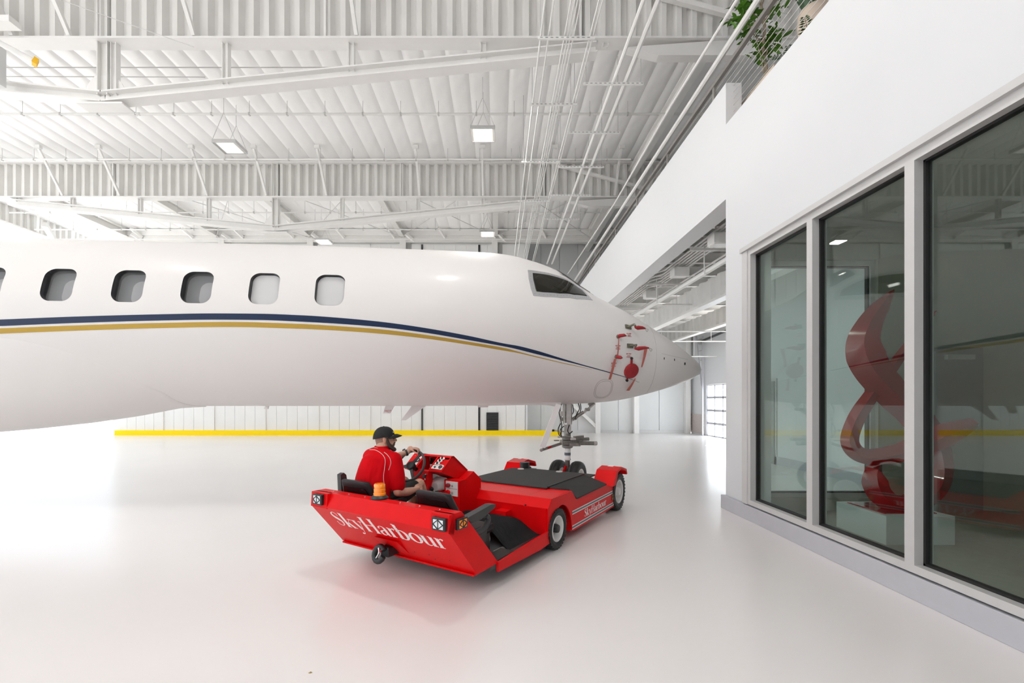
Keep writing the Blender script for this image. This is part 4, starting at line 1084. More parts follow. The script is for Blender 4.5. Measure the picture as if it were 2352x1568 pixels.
# drag brace and fittings
MB().tube([gp(1312, 966), gp(1345, 944), gp(1366, 926)], .022, 8).build('drag_brace', M['gear2'], ng, 40)
MB().tube([gp(1316, 962, -.08), gp(1340, 946, -.08)], .03, 10).build('retract_actuator', M['gear'], ng, 40)
MB().lathe([(.028,-.12),(.028,.12)], place(gp(1349, 940), (0,1,0)), 12).build('brace_pin', M['gear'], ng)
MB().beam(gp(1352,930), gp(1372,915), .06, .05).build('brace_fork', M['gear'], ng)
for i, pts in enumerate((((1293,925),(1287,935),(1288,955),(1296,972)), ((1290,928),(1284,945),(1290,975),(1288,1003)), ((1315,928),(1317,945),(1311,958),(1318,966)), ((1328,925),(1331,938),(1325,950),(1320,962)), ((1333,926),(1334,940),(1328,955),(1322,964)), ((1288,972),(1282,985),(1284,998),(1290,1004)), ((1296,978),(1288,985),(1287,997),(1296,1005)), ((1308,975),(1304,988),(1308,995),(1315,990)))):
    MB().tube(catmull([gp(x, y, -.12 if i % 2 else .05) for x, y in pts], 6), .009, 6).build('hose', M['hose'], ng, 60)
for (x, y, w, h, m_) in ((1290, 950, .055, .09, 'gear2'), (1291, 962, .04, .06, 'gear'), (1299, 973, .05, .04, 'chrome'), (1284, 1003, .05, .03, 'gear2'), (1278, 1011, .09, .02, 'gear'), (1300, 1003, .16, .03, 'gear'), (1316, 1008, .1, .04, 'gear2'), (1320, 1021, .2, .05, 'gear')):
    c_ = gp(x, y, -.12); MB().box(c_.x-w/2, c_.x+w/2, c_.y-.03, c_.y+.03, c_.z-h/2, c_.z+h/2, bev=.006).build('fitting', M[m_], ng)
MB().tube([gp(1270, 988, -.1), gp(1297, 991, -.1)], .012, 8).build('door_rod', M['gear2'], ng, 40)
MB().tube([gp(1268, 988.5, -.1), gp(1273, 988, -.1)], .02, 8).build('rod_end', M['hose'], ng, 40)
for x in (-.09, .06): MB().beam((x,-.1,.36), (x+.05,-.06,.47), .035, .03).build('red_tie', M['red'], ng)
# ------------------------------------------------------------------ aircraft tug (local x = right, y = forward)
TUG0 = Vector((-.1684, 3.7578, 0)); TROT = math.atan2(-.5433, .8395)
tug = thing('aircraft_tug', 'red low aircraft tug lettered SkyHarbour, carrying a driver', 'tug', tuple(TUG0), TROT)
TL = -1.70
X0 = lambda u, v, t: Vector((t, u, v))
# rear bulkhead with slanted panel
rb = MB().prism([(-.32,.768),(-.372,.64),(0,.2),(.335,.2),(.30,.234),(-.207,.768)], X0, TL, 0).build('rear_bulkhead', M['red'], tug)
for x0, x1 in ((TL, -1.46), (-.185, 0)):
    MB().prism([(-.30,.768),(-.362,.768),(-.372,.63),(-.30,.60)], X0, x0, x1).build('lamp_housing', M['red'], tug)
MB().box(TL+.02, -.02, -.02, .34, .185, .2).build('bottom_flange', M['red'], tug)
MB().prism([(-.2,.40),(.02,.19),(.25,.17),(.25,.3)], X0, -1.02, -.72).build('hitch_housing', M['red'], tug)
for i in range(7): MB().lathe([(.008,0),(.008,.004),(0,.006)], Matrix.Translation((TL+.2+i*.22, -.26, .768)), 8).build('bolt', M['chrome'], tug)
for x, z in ((-.62,.57),(-.30,.555),(-.62,.30),(-.44,.31),(-.40,.27),(-.22,.30)):
    y = -.372+(.64-z)*.8455; MB().lathe([(.007,0),(.0,.003)], place((x, y-.001, z), (0,-.77,-.64)), 8).build('bolt_hole', M['black'], tug)
# square work lamps and amber marker
def work_lamp(p, n, w, h, m, grid=True):
    t = thing('work_lamp', None, None); t.parent = tug
    q = place(p, n, (0,0,1))
    MB().box(-h/2, h/2, -w/2, w/2, -.01, .025, q, bev=.006).build('housing', M['black'], t)
    MB().box(-h*.36, h*.36, -w*.36, w*.36, .02, .027, q).build('lens', m, t)
    g = MB()
    g.box(-h*.38, h*.38, -.003, .003, .027, .031, q)
    for s in (-1, 1):
        g.beam(q @ Vector((-h*.36, 0, .03)), q @ Vector((0, s*w*.36, .03)), .006, .006, n); g.beam(q @ Vector((h*.36, 0, .03)), q @ Vector((0, s*w*.36, .03)), .006, .006, n)
    g.build('grille', M['black'], t)
work_lamp((-.083, -.372, .695), (0,-1,0), .135, .10, M['lens']); work_lamp((-1.575, -.372, .708), (0,-1,0), .135, .10, M['lens'])
work_lamp((.002, -.225, .68), (1,0,0), .13, .085, M['amber']); work_lamp((.004, 3.36, .245), (1,0,0), .1, .09, M['amber'])
for y, z in ((-.28,.715),(-.17,.715),(-.28,.645),(-.17,.645)): MB().lathe([(.007,0),(.0,.005)], place((.003, y, z), (1,0,0)), 8).build('bolt', M['chrome'], tug)
# beacon
t = thing('beacon', None, None); t.parent = tug
q = Matrix.Translation((-.90, -.235, .768))
MB().lathe([(.078,0),(.078,.012),(.06,.03),(.055,.032)], q, 24).build('base', M['black'], t, 40)
MB().lathe([(.054,.03),(.056,.05),(.05,.055),(.052,.062),(.052,.085),(.047,.09),(.05,.096),(.05,.125),(.044,.135),(0,.137)], q, 24).build('amber_dome', M['amber'], t, 40)
# tow hitch
t = thing('tow_hitch', None, None); t.parent = tug
MB().box(-.97, -.87, -.16, 0, .22, .31, bev=.008).build('bracket', M['black'], t)
MB().tube([Vector((-.955+.058*math.cos(a), -.19+.02*math.sin(a), .25+.062*math.sin(a))) for a in [.6+i*.42 for i in range(14)]], .026, 10).build('hook', M['black'], t, 60)
MB().tube([(-.95,-.2,.31),(-.93,-.21,.27),(-.96,-.22,.22)], .008, 6).build('chain', M['chrome'], t)
# lettering: stroke-drawn high-contrast serif letters
def ribbon2(mb, pts, wid, fn):
    n = len(pts); L = []; Rr = []
    for i, p in enumerate(pts):
        a, b = Vector(pts[max(i-1,0)]), Vector(pts[min(i+1,n-1)]); d = (b-a).normalized(); nn = Vector((-d.y, d.x)); w = wid[i]
        L.append(Vector(p)+nn*w); Rr.append(Vector(p)-nn*w)
    vs = [fn(q.x, q.y, 1) for q in L]+[fn(q.x, q.y, 1) for q in Rr]+[fn(q.x, q.y, 0) for q in L]+[fn(q.x, q.y, 0) for q in Rr]
    fs = []
    for i in range(n-1): fs += [(i, i+1, n+i+1, n+i), (i, 2*n+i, 2*n+i+1, i+1), (n+i, n+i+1, 3*n+i+1, 3*n+i)]
    mb.add(vs, fs)
def curve2(P, W, n=6):
    Q = catmull([(p[0], p[1], w) for p, w in zip(P, W)], n)
    return [(q.x, q.y) for q in Q], [max(.008, q.z) for q in Q]
T, H_ = .084, .015
def st(x, y0, y1, w=T): return ('p', [(x, y0), (x, y1)], [w, w])
def hl(x0, x1, y, w=H_): return ('p', [(x0, y), (x1, y)], [w, w])
BOWL = [H_, .03, T*1.08, .03, H_]
def arcp(cx, cy, rx, ry, a0, a1, n=16): return [(cx+rx*math.cos(R(a0+(a1-a0)*i/n)), cy+ry*math.sin(R(a0+(a1-a0)*i/n))) for i in range(n+1)]
def arcw(a0, a1, n=16): return [H_+(T*1.05-H_)*abs(math.cos(R(a0+(a1-a0)*i/n)))**1.6 for i in range(n+1)]
def arc(cx, cy, rx, ry, a0, a1): return ('p', arcp(cx, cy, rx, ry, a0, a1), arcw(a0, a1))
XH = .64
GLY = {
 'S': (.64, [('c', [(.50,.74),(.47,.90),(.32,.985),(.16,.90),(.12,.76),(.22,.61),(.40,.47),(.52,.32),(.46,.09),(.28,.012),(.12,.07),(.07,.27)], [.012,.014,.014,.03,.055,.078,.082,.06,.03,.014,.014,.012])]),
 'k': (.72, [st(.16,0,1.0), hl(.04,.16,.99), hl(.04,.30,.011), ('p', [(.22,.24),(.56,.63)], [.011,.011]), ('p', [(.30,.36),(.58,.0)], [.07,.07]), hl(.44,.70,.63), hl(.46,.72,.011)]),
 'y': (.66, [('p', [(.12,.63),(.36,.03)], [.07,.07]), ('p', [(.58,.63),(.30,-.24)], [.011,.011]), ('c', [(.30,-.24),(.22,-.31),(.12,-.28)], [.014,.03,.045]), hl(.0,.26,.63), hl(.46,.68,.63)]),
 'H': (.96, [st(.18,0,1), st(.76,0,1), hl(.18,.76,.5), hl(.04,.32,.99), hl(.04,.32,.011), hl(.62,.90,.99), hl(.62,.90,.011)]),
 'a': (.64, [st(.46,.06,.46), ('c', [(.46,.46),(.42,.60),(.28,.64),(.13,.57),(.12,.47)], [T,.03,.013,.03,.045]), ('c', [(.46,.37),(.28,.33),(.10,.22),(.13,.05),(.26,.01),(.46,.12)], [.011,.02,.06,.05,.014,.011]), ('c', [(.46,.08),(.52,.01),(.62,.04)], [.05,.02,.011])]),
 'r': (.52, [st(.16,0,XH), hl(.03,.16,XH-.01), hl(.03,.32,.011), ('c', [(.18,.40),(.28,.58),(.38,.63),(.47,.57)], [.011,.014,.03,.052])]),
 'b': (.70, [st(.14,0,1), hl(.02,.14,.99), arc(.30,.32,.27,.315,150,-150)]),
 'o': (.70, [arc(.35,.32,.27,.315,0,360)]),
 'u': (.78, [('c', [(.16,.64),(.16,.2),(.22,.04),(.36,.012),(.56,.16)], [T,T,.045,.014,.011]), st(.58,0,XH), hl(.03,.16,XH-.01), hl(.45,.58,XH-.01), hl(.58,.74,.011)]),
}
def wordmark(fn, name, m, parent):
    mb = MB(); x = 0
    for ch in 'SkyHarbour':
        w, S = GLY[ch]
        for k, P, Wd in S:
            if k == 'c': P, Wd = curve2(P, Wd)
            ribbon2(mb, [(p[0]+x, p[1]) for p in P], Wd, fn)
        x += w
    return mb.build(name, m, parent), x
TW = sum(GLY[c][0] for c in 'SkyHarbour')
k1 = 1.37/TW
def rear_fn(u, v, t):
    s = v*.205; z = .443+s*.772; y = -.372+(.64-z)*.8455
    return Vector((-1.49+u*k1, y-(.0035*t-.001)*.77, z-(.0035*t-.001)*.64))
wordmark(rear_fn, 'rear_lettering', M['white'], tug)
k2 = .80/TW
wordmark(lambda u, v, t: Vector((.0205+.0025*t, 2.28+u*k2+.04*v*.3, .185+v*.095)), 'side_lettering', M['white'], tug)
# side panels with wheel arch, stripes
arch = [(1.615+.285*math.cos(a), .115+.35*math.sin(a)) for a in [math.pi*(1-i/18) for i in range(19)]]
side_poly = [(.30,.13),(1.10,.10)]+arch+[(1.96,.095),(3.50,.09),(3.50,.36),(3.2,.43),(3.04,.466),(2.02,.46),(1.9,.575),(1.36,.58),(1.276,.49),(1.276,.25),(.30,.215)]
for x0, x1 in ((0, .02), (TL-.02, TL)): MB().prism(side_poly, X0, x0, x1).build('side_panel', M['red'], tug)
for z0 in (.292, .118):
    for a, b, m_ in ((0, .010, 'white'), (.012, .032, 'stripe'), (.034, .044, 'white')):
        MB().box(.019, .0225, 1.915, 3.495, z0+a, z0+b).build('side_stripe', M[m_], tug)
# floor pan and footwell
MB().box(TL, 0, .2, 1.3, .165, .2).build('floor_pan', M['dark'], tug)
MB().box(-.16, -.005, .3, .62, .2, .225).build('floor_plate', M['mat'], tug)
MB().box(-.20, -.08, .55, .72, .2, .206).build('worn_plate', M['gear2'], tug)
# body: deck block between the wheels plus shoulders
MB().prism([(1.28,.16),(1.28,.49),(1.36,.58),(3.02,.58),(3.02,.2)], X0, -1.42, -.28).build('body', M['red'], tug)
for xa, xb in ((-.28, 0), (TL, -1.42)):
    MB().prism([(1.28,.47),(1.28,.49),(1.36,.58),(1.9,.578),(1.9,.5)], X0, xa, xb).build('shoulder', M['red'], tug)
    inn, out = (xa, xb) if xa > -1 else (xb, xa)
    m = MB(); m.add([Vector(p) for p in ((inn,1.9,.578),(out,1.9,.576),(out,2.02,.46),(out,3.04,.464),(inn,3.02,.578),(inn,1.9,.1),(out,1.9,.1),(out,3.04,.1),(inn,3.02,.1))], [(0,1,2),(0,2,3,4),(5,6,1,0),(6,7,3,2),(6,2,1),(7,8,4,3),(8,5,0,4),(5,8,7,6)]); m.build('sloped_side', M['red'], tug)
    MB().prism([(3.02,.12),(3.02,.466),(3.2,.43),(3.52,.34),(3.9,.25),(3.9,.14)], X0, *((-.28, -.165) if xa > -1 else (TL+.165, -1.42))).build('front_arm', M['red'], tug)
MB().box(-1.42, -.28, 3.02, 3.16, .2, .50).build('front_crossmember', M['red'], tug)
MB().box(-1.40, -.30, 1.28, 1.29, .2, .21).build('lower_lip', M['black'], tug)
for xa, xb in ((-.28, 0), (TL, -1.42)): MB().box(xa, xb, 1.262, 1.276, .16, .49).build('rear_closing_panel', M['red'], tug)
# wheel well behind the arch
MB().box(-.27, -.25, 1.28, 1.92, .1, .5).build('wheel_well', M['black'], tug)
# deck mats
MB().box(-1.44, -.265, 1.80, 2.97, .58, .600, bev=.006).build('deck_mat', M['mat'], tug)
MB().box(-1.40, -.22, 2.98, 3.32, .535, .555, bev=.006).build('front_deck_mat', M['mat'], tug)
fl = ((-.262,1.87,.596),(-.015,1.895,.594),(.032,2.03,.472),(.036,3.06,.482),(-.255,2.97,.598))
m = MB(); m.add([Vector(p) for p in fl]+[Vector(p)-Vector((0,0,.016)) for p in fl], [(0,1,2),(0,2,3,4),(7,6,5),(9,8,7,5),(0,5,6,1),(1,6,7,2),(2,7,8,3),(3,8,9,4),(4,9,5,0)]); m.build('mat_flap', M['mat'], tug)
MB().beam((-.268,1.84,.604), (-.262,2.96,.604), .012, .012).build('mat_edge_strip', M['black'], tug)
for x, y in ((-.65, 2.98), (-1.25, 2.9)): MB().lathe([(.05,0),(.045,.01),(0,.012)], Matrix.Translation((x, y, .6)), 12).build('deck_plate', M['gear2'], tug)
# front fenders
for xa, xb in ((-.21, .09), (TL-.06, TL+.22)):
    MB().prism([(3.17,.43),(3.33,.625),(3.55,.662),(3.80,.60),(3.84,.52),(3.80,.515),(3.77,.57),(3.55,.63),(3.40,.60),(3.3,.43)], X0, xa, xb).build('fender', M['red'], tug)
    MB().box(xa+.10, xb-.12, 3.52, 3.60, .65, .665).build('fender_plate', M['white'], tug)
MB().tube([(-1.42,3.32,.53),(-1.42,3.32,.645)], .075, 20).build('guide_roller', M['black'], tug, 40)
MB().box(-1.5, -1.3, 3.2, 3.5, .45, .53).build('roller_bracket', M['black'], tug)
# wheels
def tug_wheel(x, y, rad, wid, sgn, hub=True):
    t = thing('wheel', None, None); t.parent = tug
    q = place((x, y, rad), (sgn, 0, 0)); r = rad; h = wid/2; ri = r*.60
    m = MB(); m.lathe([(ri,-h*.8),(r*.80,-h),(r*.95,-h*.9),(r*.975,-h*.6),(r*.975,h*.6),(r*.95,h*.9),(r*.80,h),(ri,h*.8)], q, 48, close=True)
    n = 30
    for k in range(n):
        a = 2*math.pi*k/n
        for s in (-1, 1):
            a2 = a+(math.pi/n if s > 0 else 0); c = Vector((math.cos(a2), math.sin(a2), 0)); tt = Vector((-math.sin(a2), math.cos(a2), 0))
            m.beam(q @ (c*r*.985+Vector((0,0,s*h*.08))), q @ (c*r*.965+Vector((0,0,s*h*.93))+tt*.008), .026, r*.05, (q.to_3x3() @ c))
    m.build('tyre', M['tyre'], t)
    MB().lathe([(ri*1.0,-h*.7),(ri*1.04,h*.55),(ri*1.06,h*.86),(ri*1.0,h*.92),(ri*.93,h*.80),(ri*.90,h*.3),(ri*.80,h*.1),(ri*.45,h*.05),(ri*.40,h*.30),(ri*.2,h*.32)], q, 40).build('rim', M['rim'], t, 35)
    MB().lathe([(ri*.36,h*.2),(ri*.36,h*.75),(ri*.3,h*.95),(0,h*1.0)], q, 20).build('hub', M['black'] if hub else M['rim'], t, 35)
    for k in range(5):
        a = 2*math.pi*k/5; c = Vector((math.cos(a)*ri*.66, math.sin(a)*ri*.66, h*.08)); MB().lathe([(.012,0),(.012,.014),(0,.016)], q @ Matrix.Translation(c), 6).build('wheel_nut', M['gear2'], t)
tug_wheel(-.055, 1.505, .226, .19, 1); tug_wheel(TL+.055, 1.505, .226, .19, -1)
tug_wheel(-.05, 3.63, .277, .19, 1, False); tug_wheel(TL+.05, 3.63, .277, .19, -1, False)
# seats
def seat(cx, arms, nm):
    t = thing('seat', None, None); t.parent = tug
    rings = []
    for i in range(9):
        u = i/8; z = .47+.385*u; y = .05-.16*u; w = .235-.05*max(0, u-.55)/.45; 
        pr_ = rounded(2*w, .075, .035, 4); rings.append([Vector((cx+a, y+b, z)) for a, b in pr_])
    top = [Vector((cx+a*.86, -.125+b*.7, .868)) for a, b in rounded(.37, .05, .02, 4)]; rings.append(top)
    MB().rings(rings).build('backrest', M['vinyl'], t, 60)
    # glossy rear shell
    sh_ = MB(); sh_.prism([(-.20,.50),(.20,.50),(.20,.70),(.15,.80),(-.15,.80),(-.20,.70)], lambda u, v, s: Vector((cx+u, .05-.16*(v-.47)/.385-.045+s, v)), 0, .02); sh_.build('back_shell', M['seatshell'], t)
    MB().box(cx-.235, cx+.235, .02, .50, .41, .50, bev=.035).build('cushion', M['vinyl'], t)
    MB().box(cx-.2, cx+.2, .06, .46, .2, .41).build('seat_base', M['black'], t)
    return t
sl = seat(-1.37, None, 'left')
MB().prism([(-.06,.70),(.03,.71),(-.0,.88),(-.03,.905),(-.07,.89)], X0, -1.70, -1.645).build('folded_armrest', M['plastic'], sl)
MB().box(-1.19, -1.12, -.02, .34, .60, .645, bev=.015).build('armrest', M['vinyl'], sl)
sr = seat(-.38, None, 'right')
MB().prism([(-.02,.655),(.06,.60),(.20,.60),(.42,.66),(.43,.69),(.36,.70)], X0, -.165, -.095).build('armrest', M['plastic'], sr)
MB().tube(catmull([(-.13,.02,.52),(-.12,.15,.49),(-.12,.28,.50),(-.13,.36,.56),(-.14,.33,.60)], 5), .028, 8).build('seat_rail_bracket', M['plastic'], sr, 60)
MB().prism([(-.03,.35),(.30,.37),(.33,.47),(.02,.46)], X0, -.2, -.12).build('side_bolster', M['plastic'], sr)
MB().beam((-1.10,-.08,.78), (-1.13,.05,.55), .045, .012).build('seat_belt', M['black'], sl)
# ribbed rubber mat draped in the footwell
def mz_(x): 
    u = min(1, max(0, (-.06-x)/.34)); u = u*u*(3-2*u); return .205+.135*u
rows = []; ny = 150
for j in range(ny+1):
    v = j/ny; row = []
    for i in range(17):
        x = -.055-(.88)*i/16; yr = .64+.10*min(1, (-.055-x)/.3); y = yr+(1.272-yr)*v
        z = mz_(x)+.05*math.sin(math.pi*min(1, (1-v)*1.1))*min(1, (-.055-x)/.25)+.0035*math.sin(v*2*math.pi*30)
        row.append(Vector((x, y, z)))
    rows.append(row)
vs = [p for r_ in rows for p in r_]; fs = [(j*17+i, j*17+i+1, (j+1)*17+i+1, (j+1)*17+i) for j in range(ny) for i in range(16)]
mb = MB().add(vs, fs); MB.add(mb, [p-Vector((0,0,.012)) for p in rows[0]]+rows[0], [(i, i+1, 18+i, 17+i) for i in range(16)]); mb.build('ribbed_floor_mat', M['ribmat'], tug, 70)
MB().box(-.07, -.005, .62, 1.27, .19, .215).build('mat_lip', M['black'], tug)
MB().box(-.58, -.44, 1.16, 1.28, .34, .42).build('red_bracket', M['red'], tug)
MB().tube(catmull([(-.3,.45,.22),(-.22,.5,.3),(-.26,.56,.36)], 5), .008, 6).build('cable', M['pvc'], tug)
# instrument console
DX0, DX1 = -1.66, -1.08
con = thing('console', None, None); con.parent = tug
prof = [(.85,.835),(.85,.862),(1.02,1.0),(1.06,1.0),(1.33,.805),(1.12,.725)]
for x0, x1 in ((DX1-.012, DX1), (-1.28, -1.265)): MB().prism(prof, X0, x0, x1).build('side_plate', M['red'], con)
MB().prism([(.85,.835),(.85,.862),(1.02,1.0),(1.06,1.0),(1.12,.80),(1.12,.725)], X0, DX0, -1.47).build('left_pod', M['red'], con)
MB().prism([(1.0,.985),(1.02,1.0),(1.06,1.0),(1.33,.805),(1.30,.79),(1.05,.975)], X0, DX0+.02, DX1).build('hood', M['red'], con)
MB().prism([(.85,.835),(.85,.85),(.99,.965),(1.0,.95),(1.12,.725)], X0, -1.265, DX1-.012).build('gauge_panel_body', M['red'], con)
MB().prism([(1.09,.76),(1.09,.96),(1.1,.96),(1.1,.76)], X0, -1.47, -1.28).build('recess_back', M['black'], con)
MB().box(-1.47, -1.28, .90, 1.1, .795, .81).build('recess_shelf', M['black'], con)
MB().box(-1.34, -1.285, .94, .955, .815, .90).build('card', M['pvc'], con)
MB().prism([(.84,.60),(.84,.835),(.87,.845),(.92,.84),(.92,.60)], X0, -1.52, -1.28).build('column_cover', M['red'], con)
MB().box(-1.50, -1.40, .832, .842, .66, .72).build('blue_label', M['bluelab'], con); MB().box(-1.38, -1.345, .832, .842, .69, .73).build('white_label', M['white'], con)
dn = Vector((0, -.6, .77)).normalized()
def dash(x, u): return Vector((x, .85+.17*u, .862+.138*u-.012+.008))
def lab(pts, nm, m):
    mb = MB(); mb.prism(pts, lambda u, v, s: dash(u, v)+dn*s, 0, .005); return mb.build(nm, m, con)
lab([(-1.255,.06),(-1.10,.06),(-1.10,.33),(-1.13,.38),(-1.16,.38),(-1.20,.31),(-1.255,.31)], 'white_label', M['white'])
for k in range(3): lab([(-1.25+.01*k,.36+.19*k),(-1.19+.01*k,.36+.19*k),(-1.175+.01*k,.44+.19*k),(-1.19+.01*k,.52+.19*k),(-1.25+.01*k,.52+.19*k)], 'white_label', M['white']); MB().lathe([(.014,0),(.012,.016),(0,.018)], place(dash(-1.215+.01*k,.44+.19*k), dn), 12).build('switch', M['black'], con); MB().beam(dash(-1.215+.01*k,.44+.19*k)+dn*.01, dash(-1.205+.01*k,.47+.19*k)+dn*.035, .008, .008).build('toggle', M['black'], con)
MB().lathe([(.026,0),(.024,.014),(0,.016)], place(dash(-1.135,.21), dn), 16).build('rotary_switch', M['dark'], con); MB().lathe([(.013,0),(.012,.012),(0,.014)], place(dash(-1.21,.17), dn), 12).build('switch', M['black'], con)
MB().lathe([(.034,0),(.034,.008),(.028,.012),(0,.010)], place(dash(-1.53,.52), dn), 20).build('gauge', M['dark'], con, 40); MB().lathe([(.026,.011),(0,.0125)], place(dash(-1.53,.52), dn), 20).build('gauge_glass', M['pvc'], con)
lab([(-1.60,.18),(-1.50,.18),(-1.50,.80),(-1.52,.84)], 'white_label', M['white'])
for x, u in ((-1.62,.85),(-1.58,.93),(-1.64,.3),(-1.62,.08)): MB().lathe([(.008,0),(0,.006)], place(dash(x,u), dn), 8).build('screw', M['chrome'], con)
for x, z in ((-1.30,.80),(-1.31,.745)): MB().lathe([(.011,0),(.009,.02),(0,.022)], place((x,.84,z), (0,-1,0)), 10).build('knob', M['chrome'], con)
MB().lathe([(.022,0),(.02,.014),(0,.015)], place((-1.335,.838,.775), (0,-1,0)), 14).build('key_switch', M['dark'], con)
# wedge between console and deck, control pedestal with push buttons
MB().prism([(1.13,.72),(1.31,.80),(1.46,.69),(1.46,.57),(1.28,.57)], X0, -1.32, -.98).build('wedge_cover', M['red'], con)
MB().prism([(.96,.27),(.96,.74),(1.06,.745),(1.34,.60),(1.34,.27)], X0, -1.14, -.92).build('pedestal', M['red'], con)
MB().box(-1.115, -.945, .953, .961, .565, .728).build('button_plate', M['white'], con)
for z, m_, r_ in ((.685,'redfab',.024),(.605,'red',.03)):
    MB().lathe([(.018,0),(.016,.02),(r_,.024),(r_*.9,.045),(0,.05)], place((-1.065,.955,z), (0,-1,0)), 16).build('push_button', M[m_], con, 40); MB().lathe([(.014,0),(.012,.008),(0,.01)], place((-1.02,.955,z-.005), (0,-1,0)), 10).build('key', M['gear2'], con)
MB().box(-1.11, -.95, .952, .954, .645, .648).build('plate_line', M['black'], con)
MB().prism([(.90,.45),(.955,.52),(.955,.50),(.91,.44)], X0, -1.10, -1.02).build('yellow_label', M['orange'], con)
# engine bits below the dash
MB().box(-1.62, -1.16, 1.0, 1.28, .22, .72).build('engine_bay', M['black'], tug)
m = MB(); m.rings([[Vector((-1.235+a*.9, .90, .655+b)) for a, b in rounded(.10,.09,.03,3)], [Vector((-1.24+a, .94, .665+b)) for a, b in rounded(.15,.13,.04,3)], [Vector((-1.22+a, 1.0, .685+b)) for a, b in rounded(.19,.14,.03,3)]]); m.build('gearbox', M['pvc'], tug, 40)
MB().lathe([(.02,0),(.026,.015),(.02,.035),(0,.04)], place((-1.255,.885,.63), (0,-1,.1)), 16).build('lever_knob', M['black'], tug, 40)
MB().tube([(-1.25,.90,.61),(-1.22,.92,.55),(-1.2,.95,.45)], .012, 8).build('lever', M['pvc'], tug); MB().box(-1.21, -1.14, .93, .99, .56, .60).build('red_valve', M['red'], tug)
# steering wheel
HUB = Vector((-1.462, .745, .898)); NW = Vector((.10, -.86, .48)).normalized(); qw = place(HUB, NW, (0,0,1)); RW = .182
sw = thing('steering_wheel', None, None); sw.parent = tug
MB().tube([qw @ Vector((RW*math.cos(a), RW*math.sin(a), 0)) for a in [2*math.pi*i/40 for i in range(41)]], .0155, 10, caps=False).build('rim', M['plastic'], sw, 60)
MB().lathe([(.04,-.06),(.052,-.02),(.05,.012),(.042,.02),(0,.022)], qw, 24).build('hub', M['black'], sw, 40)
for a in (100, 210, 330):
    c = Vector((math.cos(R(a)), math.sin(R(a)), 0)); tt = Vector((-c.y, c.x, 0))
    m = MB(); m.rings([[qw @ (c*.035+tt*w+Vector((0,0,z-.005))) for w, z in ((-.02,-.006),(.02,-.006),(.02,.006),(-.02,.006))], [qw @ (c*(RW-.005)+tt*w+Vector((0,0,z))) for w, z in ((-.012,-.006),(.012,-.006),(.012,.006),(-.012,.006))]]); m.build('spoke', M['plastic'], sw)
MB().tube([HUB-NW*.02, HUB-NW*.2], .025, 10).build('column', M['black'], sw)
# ------------------------------------------------------------------ driver (same frame as the tug)
per = thing('person', 'driver in red polo shirt, black cap and black shorts, steering the tug', 'person', tuple(TUG0), TROT)
def V(*a): return Vector(a)
def limb(mb, P, rad, n=14, sub=5, flat=None):
    """closed tapered limb through joints, rounded ends"""
    Q = catmull([tuple(p) for p in P], sub); Rr = []
    m = len(P)-1
    for i in range(len(Q)):
        u = i/sub; k = min(int(u), m-1); f = u-k; f = f*f*(3-2*f); Rr.append(rad[k]+(rad[k+1]-rad[k])*f)
    d0 = (Q[0]-Q[1]).normalized(); d1 = (Q[-1]-Q[-2]).normalized()
    pts = [Q[0]+d0*Rr[0]*.85, Q[0]+d0*Rr[0]*.5]+Q+[Q[-1]+d1*Rr[-1]*.5, Q[-1]+d1*Rr[-1]*.85]
    rr = [Rr[0]*.45, Rr[0]*.85]+Rr+[Rr[-1]*.85, Rr[-1]*.45]
    mb.tube(pts, rr, n)
def ell(mb, c, r, Mx=None, n=16):
    """ellipsoid"""
    vs = []; fs = []; rows = n//2
    Mx = Mx or Matrix()
    rings = []
    for i in range(1, rows):
        th = math.pi*i/rows
        rings.append([V(*c)+Mx @ V(r[0]*math.sin(th)*math.cos(2*math.pi*k/n), r[1]*math.sin(th)*math.sin(2*math.pi*k/n), r[2]*math.cos(th)) for k in range(n)])
    mb.rings(rings)
def remesh(mb, name, m, parent, vox=.006, smooth=3, angle=180):
    me = mb.mesh(name, m, 180); o = link(name, me, None)
    md = o.modifiers.new('r', 'REMESH'); md.mode = 'VOXEL'; md.voxel_size = vox
    if smooth: sm = o.modifiers.new('s', 'SMOOTH'); sm.factor = .5; sm.iterations = smooth
    bpy.context.view_layer.update()
    nm = bpy.data.meshes.new_from_object(o.evaluated_get(bpy.context.evaluated_depsgraph_get()))
    nm.name = name; nm.materials.clear(); nm.materials.append(m)
    nm.polygons.foreach_set('use_smooth', [True]*len(nm.polygons)); o.modifiers.clear(); o.data = nm; o.parent = parent
    return o
# joints
HD = V(-1.37, .275, 1.247); yaw = R(-46); RH = Matrix.Rotation(yaw, 3, 'Z')      # head centre, turned towards the right
hv = lambda x, y, z: HD + RH @ V(x, y, z)                                           # head frame: x right, y face, z up
NB = V(-1.385, .215, 1.10)
shR, shL = V(-1.20, .235, 1.035), V(-1.575, .255, 1.045)
elR, wrR = V(-1.115, .20, .725), V(-1.155, .49, .70)
elL, wrL = V(-1.655, .50, .955), V(-1.50, .735, 1.048)
hipR, hipL = V(-1.27, .17, .565), V(-1.47, .17, .565)
knR, knL = V(-1.285, .70, .715), V(-1.535, .715, .715)
anR, anL = V(-1.30, .86, .315), V(-1.53, .90, .315)
b = MB()
